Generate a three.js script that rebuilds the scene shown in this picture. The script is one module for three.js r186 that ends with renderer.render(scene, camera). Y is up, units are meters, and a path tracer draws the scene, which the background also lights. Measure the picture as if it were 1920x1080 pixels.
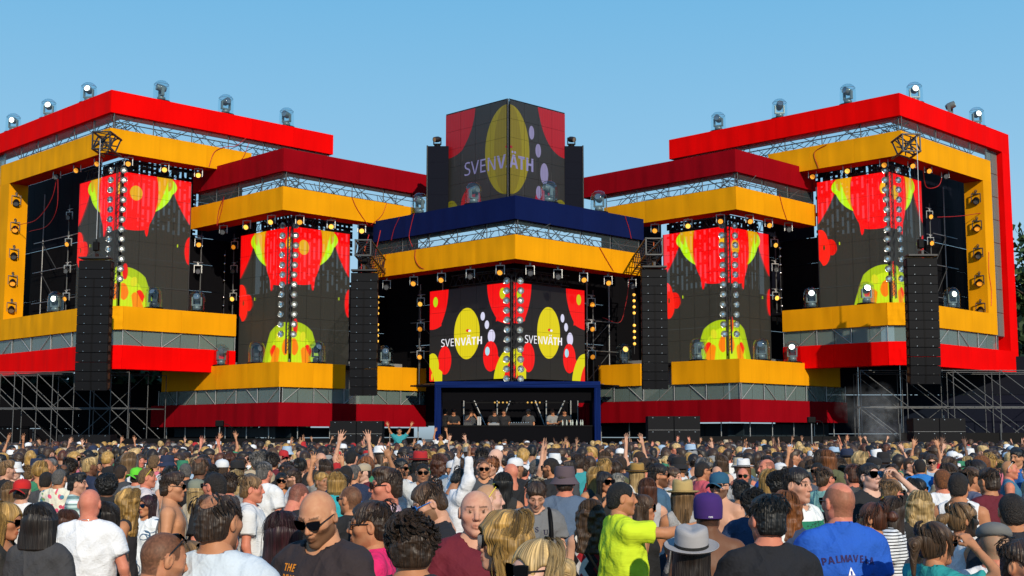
import * as THREE from 'three';
import { mergeGeometries } from 'three/addons/utils/BufferGeometryUtils.js';
import { RoundedBoxGeometry } from 'three/addons/geometries/RoundedBoxGeometry.js';

// ---------- camera, sky, sun, exposure ----------
const scene = new THREE.Scene();
const camera = new THREE.PerspectiveCamera(25.67, 16 / 9, 0.1, 900);
camera.position.set(0, 2.15, 0);
camera.rotation.x = Math.atan(272 / 2370);
const SKYE = 1.1;
const skyTex = (() => {
  const w = 256, h = 128, d = new Float32Array(w * h * 4);
  const stops = [[-90, .10, .11, .10], [-2, .16, .19, .20], [0, .48, .64, .76], [6, .37, .585, .75], [12, .255, .51, .735], [20, .155, .43, .70], [35, .09, .29, .60], [90, .05, .17, .42]];
  for (let y = 0; y < h; y++) {
    const el = (y + .5) / h * 180 - 90; let i = 0;
    while (i < stops.length - 2 && stops[i + 1][0] < el) i++;
    const a = stops[i], b = stops[i + 1], t = Math.min(1, Math.max(0, (el - a[0]) / (b[0] - a[0])));
    for (let x = 0; x < w; x++) {
      const o = (y * w + x) * 4;
      for (let c = 0; c < 3; c++) d[o + c] = (a[c + 1] + (b[c + 1] - a[c + 1]) * t) * SKYE;
      d[o + 3] = 1;
    }
  }
  const t = new THREE.DataTexture(d, w, h, THREE.RGBAFormat, THREE.FloatType);
  t.mapping = THREE.EquirectangularReflectionMapping; t.magFilter = THREE.LinearFilter; t.minFilter = THREE.LinearFilter; t.needsUpdate = true;
  return t;
})();
scene.background = skyTex; scene.environment = skyTex; scene.environmentIntensity = 1;
const sun = new THREE.DirectionalLight(new THREE.Color(1, .87, .68), 4.2);
sun.position.set(.30 * 60, .5 * 60, 60); sun.target.position.set(0, 3, -40);
sun.position.add(sun.target.position); sun.castShadow = true;
Object.assign(sun.shadow.camera, { left: -50, right: 50, top: 50, bottom: -50, near: 1, far: 200 }); sun.shadow.mapSize.set(4096, 4096);
scene.add(sun, sun.target);
const renderer = new THREE.WebGLRenderer({ antialias: true });
renderer.toneMapping = THREE.LinearToneMapping; renderer.toneMappingExposure = 1.0;
renderer.shadowMap.enabled = true; renderer.outputColorSpace = THREE.SRGBColorSpace;

// ---------- helpers ----------
function RNG(seed) { let a = seed >>> 0; return () => { a |= 0; a = a + 0x6D2B79F5 | 0; let t = Math.imul(a ^ a >>> 15, 1 | a); t = t + Math.imul(t ^ t >>> 7, 61 | t) ^ t; return ((t ^ t >>> 14) >>> 0) / 4294967296; }; }
const rnd = RNG(7), S2 = Math.SQRT2, V = (x, y, z) => new THREE.Vector3(x, y, z);
const names = new Map();
function numbered(n) { const k = names.get(n) || 0; names.set(n, k + 1); return k ? n + '_' + String(k).padStart(3, '0') : n; }
function hash3(x, y, z) { let h = Math.imul(x | 0, 374761393) ^ Math.imul(y | 0, 668265263) ^ Math.imul(z | 0, 2147483647 ^ 0x5bd1e995); h = Math.imul(h ^ h >>> 13, 1274126177); return ((h ^ h >>> 16) >>> 0) / 4294967296; }
function noise3(x, y, z) {
  const X = Math.floor(x), Y = Math.floor(y), Z = Math.floor(z), f = t => t * t * (3 - 2 * t), u = f(x - X), v = f(y - Y), w = f(z - Z), l = (a, b, t) => a + (b - a) * t;
  const c = (i, j, k) => hash3(X + i, Y + j, Z + k);
  return l(l(l(c(0, 0, 0), c(1, 0, 0), u), l(c(0, 1, 0), c(1, 1, 0), u), v), l(l(c(0, 0, 1), c(1, 0, 1), u), l(c(0, 1, 1), c(1, 1, 1), u), v), w) * 2 - 1;
}
function group(name, label, category, grp, x = 0, y = 0, z = 0) {
  const g = new THREE.Group(); g.name = numbered(name); g.position.set(x, y, z); scene.add(g);
  g.userData = { label, category }; if (grp) g.userData.group = grp; return g;
}
function mesh(name, geo, mat, parent, o = {}) {
  const m = new THREE.Mesh(geo, mat); m.name = numbered(name); m.castShadow = m.receiveShadow = true;
  if (o.p) m.position.set(...o.p); if (o.r) m.rotation.set(...o.r); if (o.label) m.userData.label = o.label; if (o.kind) m.userData.kind = o.kind;
  (parent || scene).add(m); return m;
}
const M4 = new THREE.Matrix4();
const box = (w, h, d, x = 0, y = 0, z = 0) => new THREE.BoxGeometry(w, h, d).translate(x, y, z);
function tube(a, b, r = .024, seg = 6, r2 = r) {
  const d = b.clone().sub(a), L = d.length(), g = new THREE.CylinderGeometry(r2, r, L, seg, 1);
  g.applyQuaternion(new THREE.Quaternion().setFromUnitVectors(V(0, 1, 0), d.normalize()));
  return g.translate((a.x + b.x) / 2, (a.y + b.y) / 2, (a.z + b.z) / 2);
}
function merge(list) { return mergeGeometries(list.map(g => { const n = g.index ? g.toNonIndexed() : g; for (const k of Object.keys(n.attributes)) if (!['position', 'normal', 'uv'].includes(k)) n.deleteAttribute(k); return n; })); }
function dataTex(n, f, srgb, rep = 1) {
  const d = new Uint8Array(n * n * 4);
  for (let y = 0; y < n; y++) for (let x = 0; x < n; x++) { const c = f(x / n, y / n), o = (y * n + x) * 4; const q = Array.isArray(c) ? c : [c, c, c]; for (let k = 0; k < 3; k++) d[o + k] = Math.max(0, Math.min(255, q[k] * 255)); d[o + 3] = 255; }
  const t = new THREE.DataTexture(d, n, n); t.wrapS = t.wrapT = THREE.RepeatWrapping; t.magFilter = THREE.LinearFilter; t.minFilter = THREE.LinearFilter; t.repeat.set(rep, rep);
  if (srgb) t.colorSpace = THREE.SRGBColorSpace; t.needsUpdate = true; return t;
}
// tiling value noise
function tn(u, v, p, s = 0) { const X = Math.floor(u * p), Y = Math.floor(v * p), f = t => t * t * (3 - 2 * t), a = f(u * p - X), b = f(v * p - Y), c = (i, j) => hash3((X + i) % p, (Y + j) % p, s); return (c(0, 0) * (1 - a) + c(1, 0) * a) * (1 - b) + (c(0, 1) * (1 - a) + c(1, 1) * a) * b; }
function tn2(u, v, px, py, s) { const X = Math.floor(u * px), Y = Math.floor(v * py), f = t => t * t * (3 - 2 * t), a = f(u * px - X), b = f(v * py - Y), c = (i, j) => hash3((X + i) % px, (Y + j) % py, s); return (c(0, 0) * (1 - a) + c(1, 0) * a) * (1 - b) + (c(0, 1) * (1 - a) + c(1, 1) * a) * b; }
function canvas(w, h, draw) { const c = document.createElement('canvas'); c.width = w; c.height = h; draw(c.getContext('2d'), w, h); const t = new THREE.CanvasTexture(c); t.colorSpace = THREE.SRGBColorSpace; t.magFilter = THREE.LinearFilter; t.minFilter = THREE.LinearFilter; return t; }
const C3 = (r, g, b) => new THREE.Color().setRGB(r, g, b);
const std = (c, rough = .8, metal = 0, o = {}) => new THREE.MeshStandardMaterial({ color: Array.isArray(c) ? C3(...c) : c, roughness: rough, metalness: metal, ...o });

// ---------- materials ----------
const blk = (c, r) => new THREE.MeshPhysicalMaterial({ color: C3(...c), roughness: r, specularIntensity: .22 });
const clothMap = dataTex(256, (u, v) => .80 + .13 * tn(u, v, 4, 1) + .05 * tn2(u, v, 40, 4, 2) + .05 * tn2(u, v, 14, 3, 8), false);
const clothBump = dataTex(256, (u, v) => .5 * tn2(u, v, 9, 2, 3) + .3 * tn(u, v, 5, 4) + .2 * tn2(u, v, 2, 7, 6), false);
const cloth = c => new THREE.MeshPhysicalMaterial({ color: C3(...c), roughness: .85, specularIntensity: .12, map: clothMap, bumpMap: clothBump, bumpScale: .09 });
const MAT = {
  red: cloth([.86, .0004, .0004]), maroon: cloth([.27, .0008, .006]), yellow: cloth([.82, .345, .003]), blue: cloth([.004, .011, .072]), soffitBounce: cloth([.42, .012, .008]),  // yellow band undersides: shade and red bounce are painted into the cloth colour
  booth: cloth([.004, .015, .095]),
  navy: blk([.003, .0042, .011], .75), black: blk([.004, .004, .005], .6), blackCloth: blk([.003, .003, .0045], .95), speaker: blk([.0065, .007, .009], .6),
  steel: std([.36, .37, .38], .42, .75), yoke: std([.42, .43, .43], .4, .4), dull: std([.075, .08, .085], .5, .5), alu: std([.78, .79, .80], .22, 1), darkSteel: std([.035, .036, .04], .45, .6),
  glass: new THREE.MeshPhysicalMaterial({ color: C3(.35, .5, .55), roughness: .05, transparent: true, opacity: .04 }),
  dusty: new THREE.MeshPhysicalMaterial({ color: C3(.17, .235, .225), roughness: .2, transparent: true, opacity: .56 }),
  dome: new THREE.MeshPhysicalMaterial({ color: C3(.84, .92, .94), roughness: .02, transmission: 1, thickness: 0, ior: 1.7 }),
  domeCap: new THREE.MeshPhysicalMaterial({ color: C3(.9, .94, .96), roughness: .1, transparent: true, opacity: .32 }),
  warm: std([.9, .5, .1], .4, 0, { emissive: C3(1, .50, .06), emissiveIntensity: 1.1 }), cell: std([.3, .2, .05], .4, 0, { emissive: C3(1, .55, .12), emissiveIntensity: .55 }), amber: std([.9, .4, .05], .4, 0, { emissive: C3(1, .33, .02), emissiveIntensity: .55 }),
  white: std([.9, .9, .85], .4, 0, { emissive: C3(1, .97, .85), emissiveIntensity: 2.5 }), offLens: std([.25, .27, .3], .08, .6),
  cable: std([.36, .003, .005], .6), cableOrange: std([.7, .12, .01], .5), grey: std([.22, .225, .23], .6), fitting: std([.16, .19, .19], .4, .3),
  lowPane: blk([.018, .028, .036], .3), chrome: std([.72, .73, .72], .16, 1), ground: std([.06, .06, .055], .95), deck: blk([.005, .005, .009], .8),
};
// ---------- ground and the far setting ----------
{ const g = mesh('ground', new THREE.PlaneGeometry(600, 600).rotateX(-Math.PI / 2), std([.085, .08, .062], .95, 0, { map: dataTex(256, (u, v) => .7 + .3 * tn(u, v, 9, 3), false, 80) }), null, { kind: 'structure', p: [0, 0, -150] }); }

// ---------- the stage: V-shaped towers whose corner points at the crowd ----------
// a face frame: u runs along the face away from the corner, w is the outward normal
const ROT = { R: Math.PI / 4, L: -Math.PI / 4 };
function fpos(face, u, y, w) { const s = face === 'R' ? 1 : -1, k = Math.SQRT1_2; return V(s * (u + w) * k, y, (-u + w) * k); }
function fbox(face, u0, u1, y0, y1, w0, w1) { // box geometry in tower axes, uv in metres / 4
  const g = new THREE.BoxGeometry(u1 - u0, y1 - y0, w1 - w0), p = g.attributes.position, n = g.attributes.normal, uv = g.attributes.uv;
  for (let i = 0; i < p.count; i++) { const ax = Math.abs(n.getX(i)) > .5 ? [p.getZ(i), p.getY(i)] : Math.abs(n.getY(i)) > .5 ? [p.getX(i), p.getZ(i)] : [p.getX(i), p.getY(i)]; uv.setXY(i, (ax[0] + u0 * 1.37 + y0) / 4, (ax[1] + y0 * .73) / 4); }
  const c = fpos(face, (u0 + u1) / 2, (y0 + y1) / 2, (w0 + w1) / 2);
  return g.rotateY(ROT[face]).translate(c.x, c.y, c.z);
}
const ft = (face, u0, y0, w0, u1, y1, w1, r = .024, seg = 6) => tube(fpos(face, u0, y0, w0), fpos(face, u1, y1, w1), r, seg);
function panels(parent, face, u0, u1, y0, y1, mat, step = 2.45, gap = .008) {
  const n = Math.max(1, Math.round((u1 - u0) / step)), d = (u1 - u0) / n;
  for (let i = 0; i < n; i++) mesh('cloth_panel', fbox(face, u0 + i * d + gap / 2, u0 + (i + 1) * d - gap / 2, y0, y1, -.018, 0), mat, parent);
}
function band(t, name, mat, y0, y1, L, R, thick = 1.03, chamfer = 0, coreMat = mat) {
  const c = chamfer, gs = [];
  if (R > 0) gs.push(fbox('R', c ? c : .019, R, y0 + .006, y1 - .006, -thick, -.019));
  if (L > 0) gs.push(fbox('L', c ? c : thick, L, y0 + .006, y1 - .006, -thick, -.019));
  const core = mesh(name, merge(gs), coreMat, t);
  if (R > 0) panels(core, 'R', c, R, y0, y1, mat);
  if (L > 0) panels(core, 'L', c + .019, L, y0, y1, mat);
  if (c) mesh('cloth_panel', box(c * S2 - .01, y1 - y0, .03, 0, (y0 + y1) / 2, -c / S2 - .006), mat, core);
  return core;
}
// open strip between two bands: posts, rails, braces and clear panels
function strip(t, face, u0, u1, y0, y1, gmat, o = {}) {
  const st = o.step || 2.05, n = Math.max(1, Math.round((u1 - u0) / st)), d = (u1 - u0) / n, back = o.back || -1.0;
  for (let i = 0; i <= n; i++) { const u = u0 + i * d; mesh('post', ft(face, u, y0 - .05, o.double ? -.09 : -.22, u, y1 + .05, o.double ? -.09 : -.22, .026), o.dense ? MAT.dull : MAT.steel, t); if (o.double && i > 0 && i < n) mesh('post', ft(face, u + .17, y0 - .05, -.22, u + .17, y1 + .05, -.22, .026), MAT.steel, t); }
  for (let i = 0; i < n; i++) {
    const a = u0 + i * d + .03, b = u0 + (i + 1) * d - .03, m = (a + b) / 2;
    if (gmat && !(o.skip && rnd() < o.skip)) { mesh('glass_panel', fbox(face, a, m - .012, y0 + .01, y1 - .01, -.136, -.128), gmat, t); mesh('glass_panel', fbox(face, m + .012, b, y0 + .01, y1 - .01, -.136, -.128), gmat, t); }
    const fl = (i + (o.flip || 0)) % 2 ? [y0, y1] : [y1, y0];
    mesh('brace', ft(face, a, fl[0], o.double ? -.09 : -.26, m + .1, fl[1], o.double ? -.09 : -.26, .02), o.double ? MAT.yoke : MAT.dull, t);
    if (o.dense) {
      mesh('brace', ft(face, m, fl[1], back, b + .2, fl[0], back, .02), MAT.dull, t);
      mesh('brace', ft(face, a, fl[1], -.3, m + .4, fl[0], back, .02), MAT.dull, t);
    }
  }
  if (o.dense) {
    for (const y of [y0 + .33 * (y1 - y0), y0 + .75 * (y1 - y0)]) mesh('rail', ft(face, u0, y, back, u1, y, back, .022), MAT.dull, t);
    mesh('rail', ft(face, u0, y0 + .5 * (y1 - y0), -.24, u1, y0 + .5 * (y1 - y0), -.24, .02), MAT.dull, t);
    const k = Math.round((u1 - u0) / .42), gs = [];
    for (let i = 0; i < k; i++) { const a = u0 + (i + rnd()) * (u1 - u0) / k; gs.push(ft(face, a, y0, back + .1, Math.min(u1, a + rnd() * 1.1 - .3), y1, back - .3 - rnd() * .8, .016, 5)); if (rnd() < .55) gs.push(ft(face, a, y0 + rnd() * .6, back, Math.min(u1, a + .9), y0 + rnd() * 1.1, back - .5, .016, 5)); }
    mesh('rear_truss', merge(gs), MAT.dull, t);
  }
}
function backWall(t, face, u0, u1, y0, y1, w, mat = MAT.navy, pu = 1.35, py = 1.55) {
  const nu = Math.max(1, Math.round((u1 - u0) / pu)), ny = Math.max(1, Math.round((y1 - y0) / py)), du = (u1 - u0) / nu, dy = (y1 - y0) / ny;
  for (let i = 0; i < nu; i++) for (let j = 0; j < ny; j++) mesh('wall_panel', fbox(face, u0 + i * du + .008, u0 + (i + 1) * du - .008, y0 + j * dy + .008, y0 + (j + 1) * dy - .008, w - .05 - rnd() * .02, w), mat, t);
}
// tall slatted back wall: daylight shows between its dark boards
function slatWall(t, face, u0, u1, y0, y1, w) {
  const gs = [], p = .29, n = Math.floor((u1 - u0) / p);
  for (let i = 0; i < n; i++) { const a = u0 + i * p; gs.push(fbox(face, a, a + .15, y0, y1, w - .03, w)); }
  const nb = Math.round((y1 - y0) / .22);
  for (let i = 0; i < n; i++) for (let j = 0; j < nb; j++) { const frac = j / nb, a = u0 + i * p; if (rnd() < .9 - .62 * Math.sin(Math.PI * Math.min(1, .08 + frac * 1.02)) + (frac > .8 ? .12 : 0)) { const h = .1 + rnd() * .2; gs.push(fbox(face, a + .1, a + p + .04, y0 + j * .22, y0 + j * .22 + h, w - .07, w - .04)); } }
  mesh('slat_wall', merge(gs), MAT.black, t, { kind: 'stuff' });
}
function grid(t, face, us, ys, u0, u1, y0, y1, w, diag = true) {
  for (const u of us) mesh('post', ft(face, u, y0, w, u, y1, w, .036, 8), MAT.steel, t);
  for (const y of ys) mesh('rail', ft(face, u0, y, w + .05, u1, y, w + .05, .024), MAT.steel, t);
  if (diag) for (let i = 0; i + 1 < ys.length; i++) for (const u of us) mesh('brace', ft(face, u, ys[i + 1], w + .08, Math.max(u0, u - 1.9), ys[i], w + .08, .022), MAT.dull, t);
}
const TW = { C: [.14, 55], ML: [-10.67, 58], MR: [10.43, 58], L: [-18.83, 58], R: [18.2, 58] };
function tower(k, label) { return group('stage_tower', label, 'stage tower', null, TW[k][0], 0, -TW[k][1]); }
const tower_ = {};
// centre tower: blue roof band over a yellow band
{
  const t = tower_.C = tower('C', 'low centre stage tower with navy roof band over yellow, below the cube screen');
  band(t, 'roof_band', MAT.blue, 11.54, 12.59, 9.94, 8.95);
  band(t, 'upper_band', MAT.yellow, 9.76, 10.85, 10.1, 8.65, 1.03, 0, MAT.soffitBounce);
  strip(t, 'L', .06, 9.9, 10.85, 11.54, MAT.glass, { dense: 1, step: 1.95 }); strip(t, 'R', .26, 8.8, 10.85, 11.54, MAT.glass, { dense: 1, flip: 1, step: 1.95 });
  // black stage house behind the lower screen
  for (const f of ['L', 'R']) {
    backWall(t, f, 2.7, 13.2, 2.5, 10.7, -3.4, MAT.blackCloth, 2.2, 2.05);
    grid(t, f, [8.2, 9.9], [4.6, 6.25, 7.75], 6.0, 10.6, 3.6, 9.7, -3.1);
    mesh('deck', fbox(f, f === 'L' ? 3 : 0, 9, 4.42, 4.5, -3.3, -1.7), MAT.deck, t);
  }
}
function midTower(k, label, y, lim) {
  const t = tower_[k] = tower(k, label);
  band(t, 'roof_band', MAT.maroon, y.r0, y.r1, lim.rl, lim.rr);
  band(t, 'upper_band', MAT.yellow, y.b0, y.b1, lim.bl, lim.br, 1.03, 0, MAT.soffitBounce);
  strip(t, 'L', .06, lim.bl, y.b1, y.r0, MAT.glass, { dense: 1 }); strip(t, 'R', .26, lim.br, y.b1, y.r0, MAT.glass, { dense: 1, flip: 1 });
  band(t, 'lower_band', MAT.yellow, y.l0, y.l1, k === 'ML' ? 10.5 : 3.92, k === 'ML' ? 3.8 : 8.8, .9);
  if (k === 'ML') { const c = mesh('lower_band', fbox('R', 5.63, 9.08, y.l0 + .006, y.l1 - .006, -.9, -.019), MAT.yellow, t); panels(c, 'R', 5.63, 9.08, y.l0, y.l1, MAT.yellow, 1.75); }
  else { const c = mesh('lower_band', fbox('L', 5.85, 9.5, y.l0 + .006, y.l1 - .006, -.9, -.019), MAT.yellow, t); panels(c, 'L', 5.85, 9.5, y.l0, y.l1, MAT.yellow, 1.8); }
  band(t, 'base_band', MAT.maroon, y.m0, y.m1, k === 'ML' ? 11.5 : 9.55, k === 'ML' ? 9.1 : 9.4, .9);
  strip(t, 'L', .06, k === 'ML' ? 10.9 : 9.5, y.m1, y.l0, MAT.dusty, { double: 1, step: 1.8 }); strip(t, 'R', .26, k === 'ML' ? 9.1 : 9.4, y.m1, y.l0, MAT.dusty, { double: 1, flip: 1, step: 1.8 });
  for (const f of ['L', 'R']) {
    const end = 11.0;
    mesh('floor_deck', fbox(f, f === 'L' ? 3.3 : .4, end, y.l1 - .1, y.l1 + .02, -3.2, -.95), MAT.deck, t);
    backWall(t, f, 2.8, end, y.l1, 9.3, -3.2, MAT.blackCloth, 2, 1.6);
    slatWall(t, f, 2.8, 6.8, 9.3, 13.1, -3.2);
    backWall(t, f, 6.9, end, 9.3, 13.25, -3.1, MAT.navy, 1.4, 1.6);
    backWall(t, f, 2.0, end - .5, y.m0, y.l1 + .3, -1.9, MAT.grey, 2, 2.2);
    // skirt under the base band
    const e = f === 'L' ? (k === 'ML' ? 11 : 9.5) : (k === 'ML' ? 9.1 : 9.4);
    backWall(t, f, .6, e, 0, 1.92, -.5, MAT.black, 2.2, 2.2); backWall(t, f, .6, e, 1.94, y.m0 - .05, -1.1, MAT.lowPane, 2.2, 1);
    for (let u = 1.4; u < e; u += 1.85) mesh('post', ft(f, u, 0, -.45, u, y.m0, -.45, .03), MAT.steel, t);
  }
  return t;
}
midTower('ML', 'stage tower left of the centre with dark red roof band and the tall screens beneath', { r0: 14.32, r1: 15.41, b0: 12.48, b1: 13.59, l0: 4.26, l1: 5.41, m0: 2.46, m1: 3.55 }, { rl: 8.0, rr: 9.04, bl: 8.1, br: 8.15 });
midTower('MR', 'stage tower right of the centre with dark red roof band and the tall screens beneath', { r0: 14.29, r1: 15.36, b0: 12.5, b1: 13.59, l0: 4.46, l1: 5.55, m0: 2.66, m1: 3.70 }, { rl: 9.66, rr: 7.0, bl: 8.12, br: 6.94 });
function outerTower(k, label, y, lim) {
  const t = tower_[k] = tower(k, label), out = k === 'L' ? 'L' : 'R', inn = k === 'L' ? 'R' : 'L';
  const far = lim.leg1, near = lim.inEnd;
  const LR = (o, i) => k === 'L' ? [o, i] : [i, o];
  band(t, 'roof_band', MAT.red, y.r0, y.r1, ...LR(lim.roofOut, lim.roofIn));
  band(t, 'upper_band', MAT.yellow, y.b0, y.b1, ...LR(far, near), 1.03, 0, MAT.soffitBounce);
  strip(t, 'L', .06, LR(far, 12.8)[0], y.b1, y.r0, MAT.glass, { dense: 1 }); strip(t, 'R', .26, LR(far, 12.8)[1], y.b1, y.r0, MAT.glass, { dense: 1, flip: 1 });
  // portal leg of the yellow frame
  const leg = mesh('portal_leg', fbox(out, lim.leg0, far - .02, y.l1 - .006, y.b0, -1.03, -.019), MAT.yellow, t);
  mesh('cloth_panel', fbox(out, lim.leg0, far, y.l1, y.b0 - .004, -.018, 0), MAT.yellow, leg);
  band(t, 'lower_band', MAT.yellow, y.l0, y.l1, ...LR(far, lim.lowIn), .95, 1.0);
  band(t, 'base_band', MAT.red, y.m0, y.m1, ...LR(lim.roofOut, lim.lowIn), .95, 1.0);
  for (const [f, e] of [[out, far], [inn, lim.lowIn]]) strip(t, f, 1.05, e, y.m1, y.l0, MAT.dusty, { double: 1 });
  mesh('glass_panel', box(1.36, y.l0 - y.m1 - .02, .012, 0, (y.l0 + y.m1) / 2, -.9), MAT.dusty, t);
  // outer red frame leg with a glazed strip between the two frames
  const rl = mesh('frame_leg', fbox(out, lim.roofOut - .9, lim.roofOut - .02, y.m1 - .006, y.r0 + .006, -.95, -.019), MAT.red, t);
  mesh('cloth_panel', fbox(out, lim.roofOut - .9, lim.roofOut, y.m1, y.r0 - .004, -.018, 0), MAT.red, rl);
  { const a = far + .06, b = lim.roofOut - .94, n = 8; for (let i = 0; i < n; i++) { const y0 = y.l0 + (y.r0 - y.l0) * i / n, y1 = y.l0 + (y.r0 - y.l0) * (i + 1) / n; for (const [p, q] of [[a, (a + b) / 2 - .02], [(a + b) / 2 + .02, b]]) mesh('glass_panel', fbox(out, p, q, y0 + .02, y1 - .02, -.3, -.29), MAT.dusty, t); mesh('rail', ft(out, a, y0, -.33, b, y0, -.33, .022), MAT.dull, t); } mesh('post', ft(out, (a + b) / 2, y.m1, -.36, (a + b) / 2, y.r0, -.36, .035), MAT.dull, t); }
  mesh('floor_deck', fbox(out, 2.5, far, y.l1 - .1, y.l1 + .02, -3, -1), MAT.deck, t); mesh('floor_deck', fbox(inn, 1, lim.lowIn + 1.5, y.l1 - .1, y.l1 + .02, -3, -1), MAT.deck, t);
  for (const f of ['L', 'R']) {
    const e = f === out ? far + 3.6 : lim.lowIn + 2;
    backWall(t, f, 2.6, e, y.l1, 12.2, -2.9, MAT.blackCloth, 1.9, 1.3);
    slatWall(t, f, 2.6, 6.4, 12.2, 15.9, -2.9); backWall(t, f, 6.5, e, 12.2, f === out ? 16.1 : 15.9, -2.85, MAT.navy, 1.45, 1.6);
    backWall(t, f, 2.4, e - 1, y.m0 + .1, y.l0 + .5, -1.9, MAT.grey, 2, 2.6);
  }
  grid(t, out, [far + .2 - (k === 'L' ? 0 : .3)], [9.2, 10.9, 12.55], 8, far + 1.2, y.l1, 15.2, -2.6);
}
outerTower('L', 'tall bright red and yellow portal tower at the left edge', { r0: 17.12, r1: 18.2, b0: 15.26, b1: 16.38, l0: 6.95, l1: 8.04, m0: 5.11, m1: 6.22 }, { roofOut: 15.2, roofIn: 12.94, leg0: 10.93, leg1: 12.13, inEnd: 7.78, lowIn: 7.12 });
outerTower('R', 'tall bright red and yellow portal tower on the right, beside the trees', { r0: 16.97, r1: 18.05, b0: 15.08, b1: 16.25, l0: 7.15, l1: 8.21, m0: 5.29, m1: 6.39 }, { roofOut: 11.92, roofIn: 13.63, leg0: 8.57, leg1: 9.55, inEnd: 7.3, lowIn: 6.7 });
// ---------- LED screens ----------
function blob(g, c, pts) { g.fillStyle = c; g.beginPath(); g.moveTo(pts[0], pts[1]); for (let i = 2; i < pts.length; i += 4) g.quadraticCurveTo(pts[i], pts[i + 1], pts[i + 2], pts[i + 3]); g.closePath(); g.fill(); }
function ell(g, c, x, y, rx, ry, rot = 0) { g.fillStyle = c; g.beginPath(); g.ellipse(x, y, rx, ry, rot, 0, Math.PI * 2); g.fill(); }
const scanlines = (g, w, h, a = .10) => { for (let x = 0; x < w; x += 8) { g.fillStyle = `rgba(0,0,0,${a * (1 + (x / 8) % 3)})`; g.fillRect(x, 0, 3, h); } };
// tall screens: x from -1 to 1 across both panels, y from 0 (top) to 1
const tallArt = canvas(1024, 768, (g, w, h) => {
  g.fillStyle = '#2d2c26'; g.fillRect(0, 0, w, h);
  g.save(); g.translate(w / 2, 0); g.scale(w / 2, h);
  for (const s of [-1, 1]) {
    const q = a => a.map((v, i) => i % 2 ? v : v * s);
    blob(g, '#f00808', q([1.01, 0, .84, 0, .66, 0, .78, .19, 1.01, .34]));
    blob(g, '#b6e80a', q([.70, 0, .86, .06, .72, .12, .66, .21, .46, .27, .40, .1, .48, 0]));
    blob(g, '#e0a00c', q([.66, 0, .60, .14, .47, .27, .44, .1, .50, 0]));
    blob(g, '#c89a10', q([.72, 0, .74, .08, .66, .1, .64, .03, .66, 0]));
    blob(g, '#fb0606', q([0, 0, .3, 0, .49, 0, .56, .22, .40, .36, .39, .38, .385, .40, .38, .44, .36, .46, .33, .44, .33, .41, .2, .43, 0, .42]));
    blob(g, '#a3bd10', q([0, .70, .2, .68, .36, .76, .44, .86, .52, 1.01, .3, 1.01, 0, 1.01]));
    blob(g, '#c3de16', q([0, .76, .17, .74, .30, .84, .37, .92, .41, 1.01, .2, 1.01, 0, 1.01]));
    blob(g, '#f08508', q([.17, .90, .22, .85, .28, .9, .33, .95, .36, 1.01, .24, 1.01, .20, 1.01]));
    blob(g, '#ee1a0a', q([.24, .87, .30, .83, .36, .90, .35, .92, .33, .95, .28, .9, .24, .87]));
    blob(g, '#f2780a', q([.02, .82, .10, .80, .13, .88, .12, .93, .06, .94, .02, .93, .02, .92]));
    ell(g, '#c9d818', .12 * s, .955, .02, .04, .3 * s);
    ell(g, '#d4d020', .2 * s, .80, .05, .035, -.3 * s);
  }
  ell(g, '#dba312', .19, .145, .09, .055); ell(g, '#f0b014', -.04, .12, .05, .045);
  blob(g, '#ff2010', [-1.01, .25 + .13, -.9, .36, -.86, .46, -.74, .45, -.73, .54, -.76, .6, -.83, .58, -.86, .66, -.94, .66, -.96, .64, -1.01, .6]);
  blob(g, '#e01206', [-.86, .46, -.74, .45, -.73, .54, -.76, .6, -.83, .58, -.82, .52, -.86, .46]);
  ell(g, '#173a18', -.92, .52, .015, .02); ell(g, '#f01010', 1.02, .53, .09, .11);
  ell(g, '#c4e010', -.69, .50, .008, .012); ell(g, '#c4e010', .82, .50, .008, .012); ell(g, '#e01010', .07, .73, .04, .06);
  g.restore(); scanlines(g, w, h, .055); g.fillStyle = '#040404'; g.fillRect(0, h - 6, 6, 6);
});
const word = (g, thin, bold, x, y, size, total, colour) => { g.font = `${size}px sans-serif`; let w0 = g.measureText(thin).width; g.font = `bold ${size}px sans-serif`; w0 += g.measureText(bold).width; const sx = total / w0; g.save(); g.translate(x, y); g.scale(sx, 1); g.fillStyle = colour; g.strokeStyle = colour; g.font = `${size}px sans-serif`; g.textBaseline = 'alphabetic'; g.fillText(thin, 0, 0); const w = g.measureText(thin).width; g.font = `bold ${size}px sans-serif`; g.fillText(bold, w, 0); g.restore(); };
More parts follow.
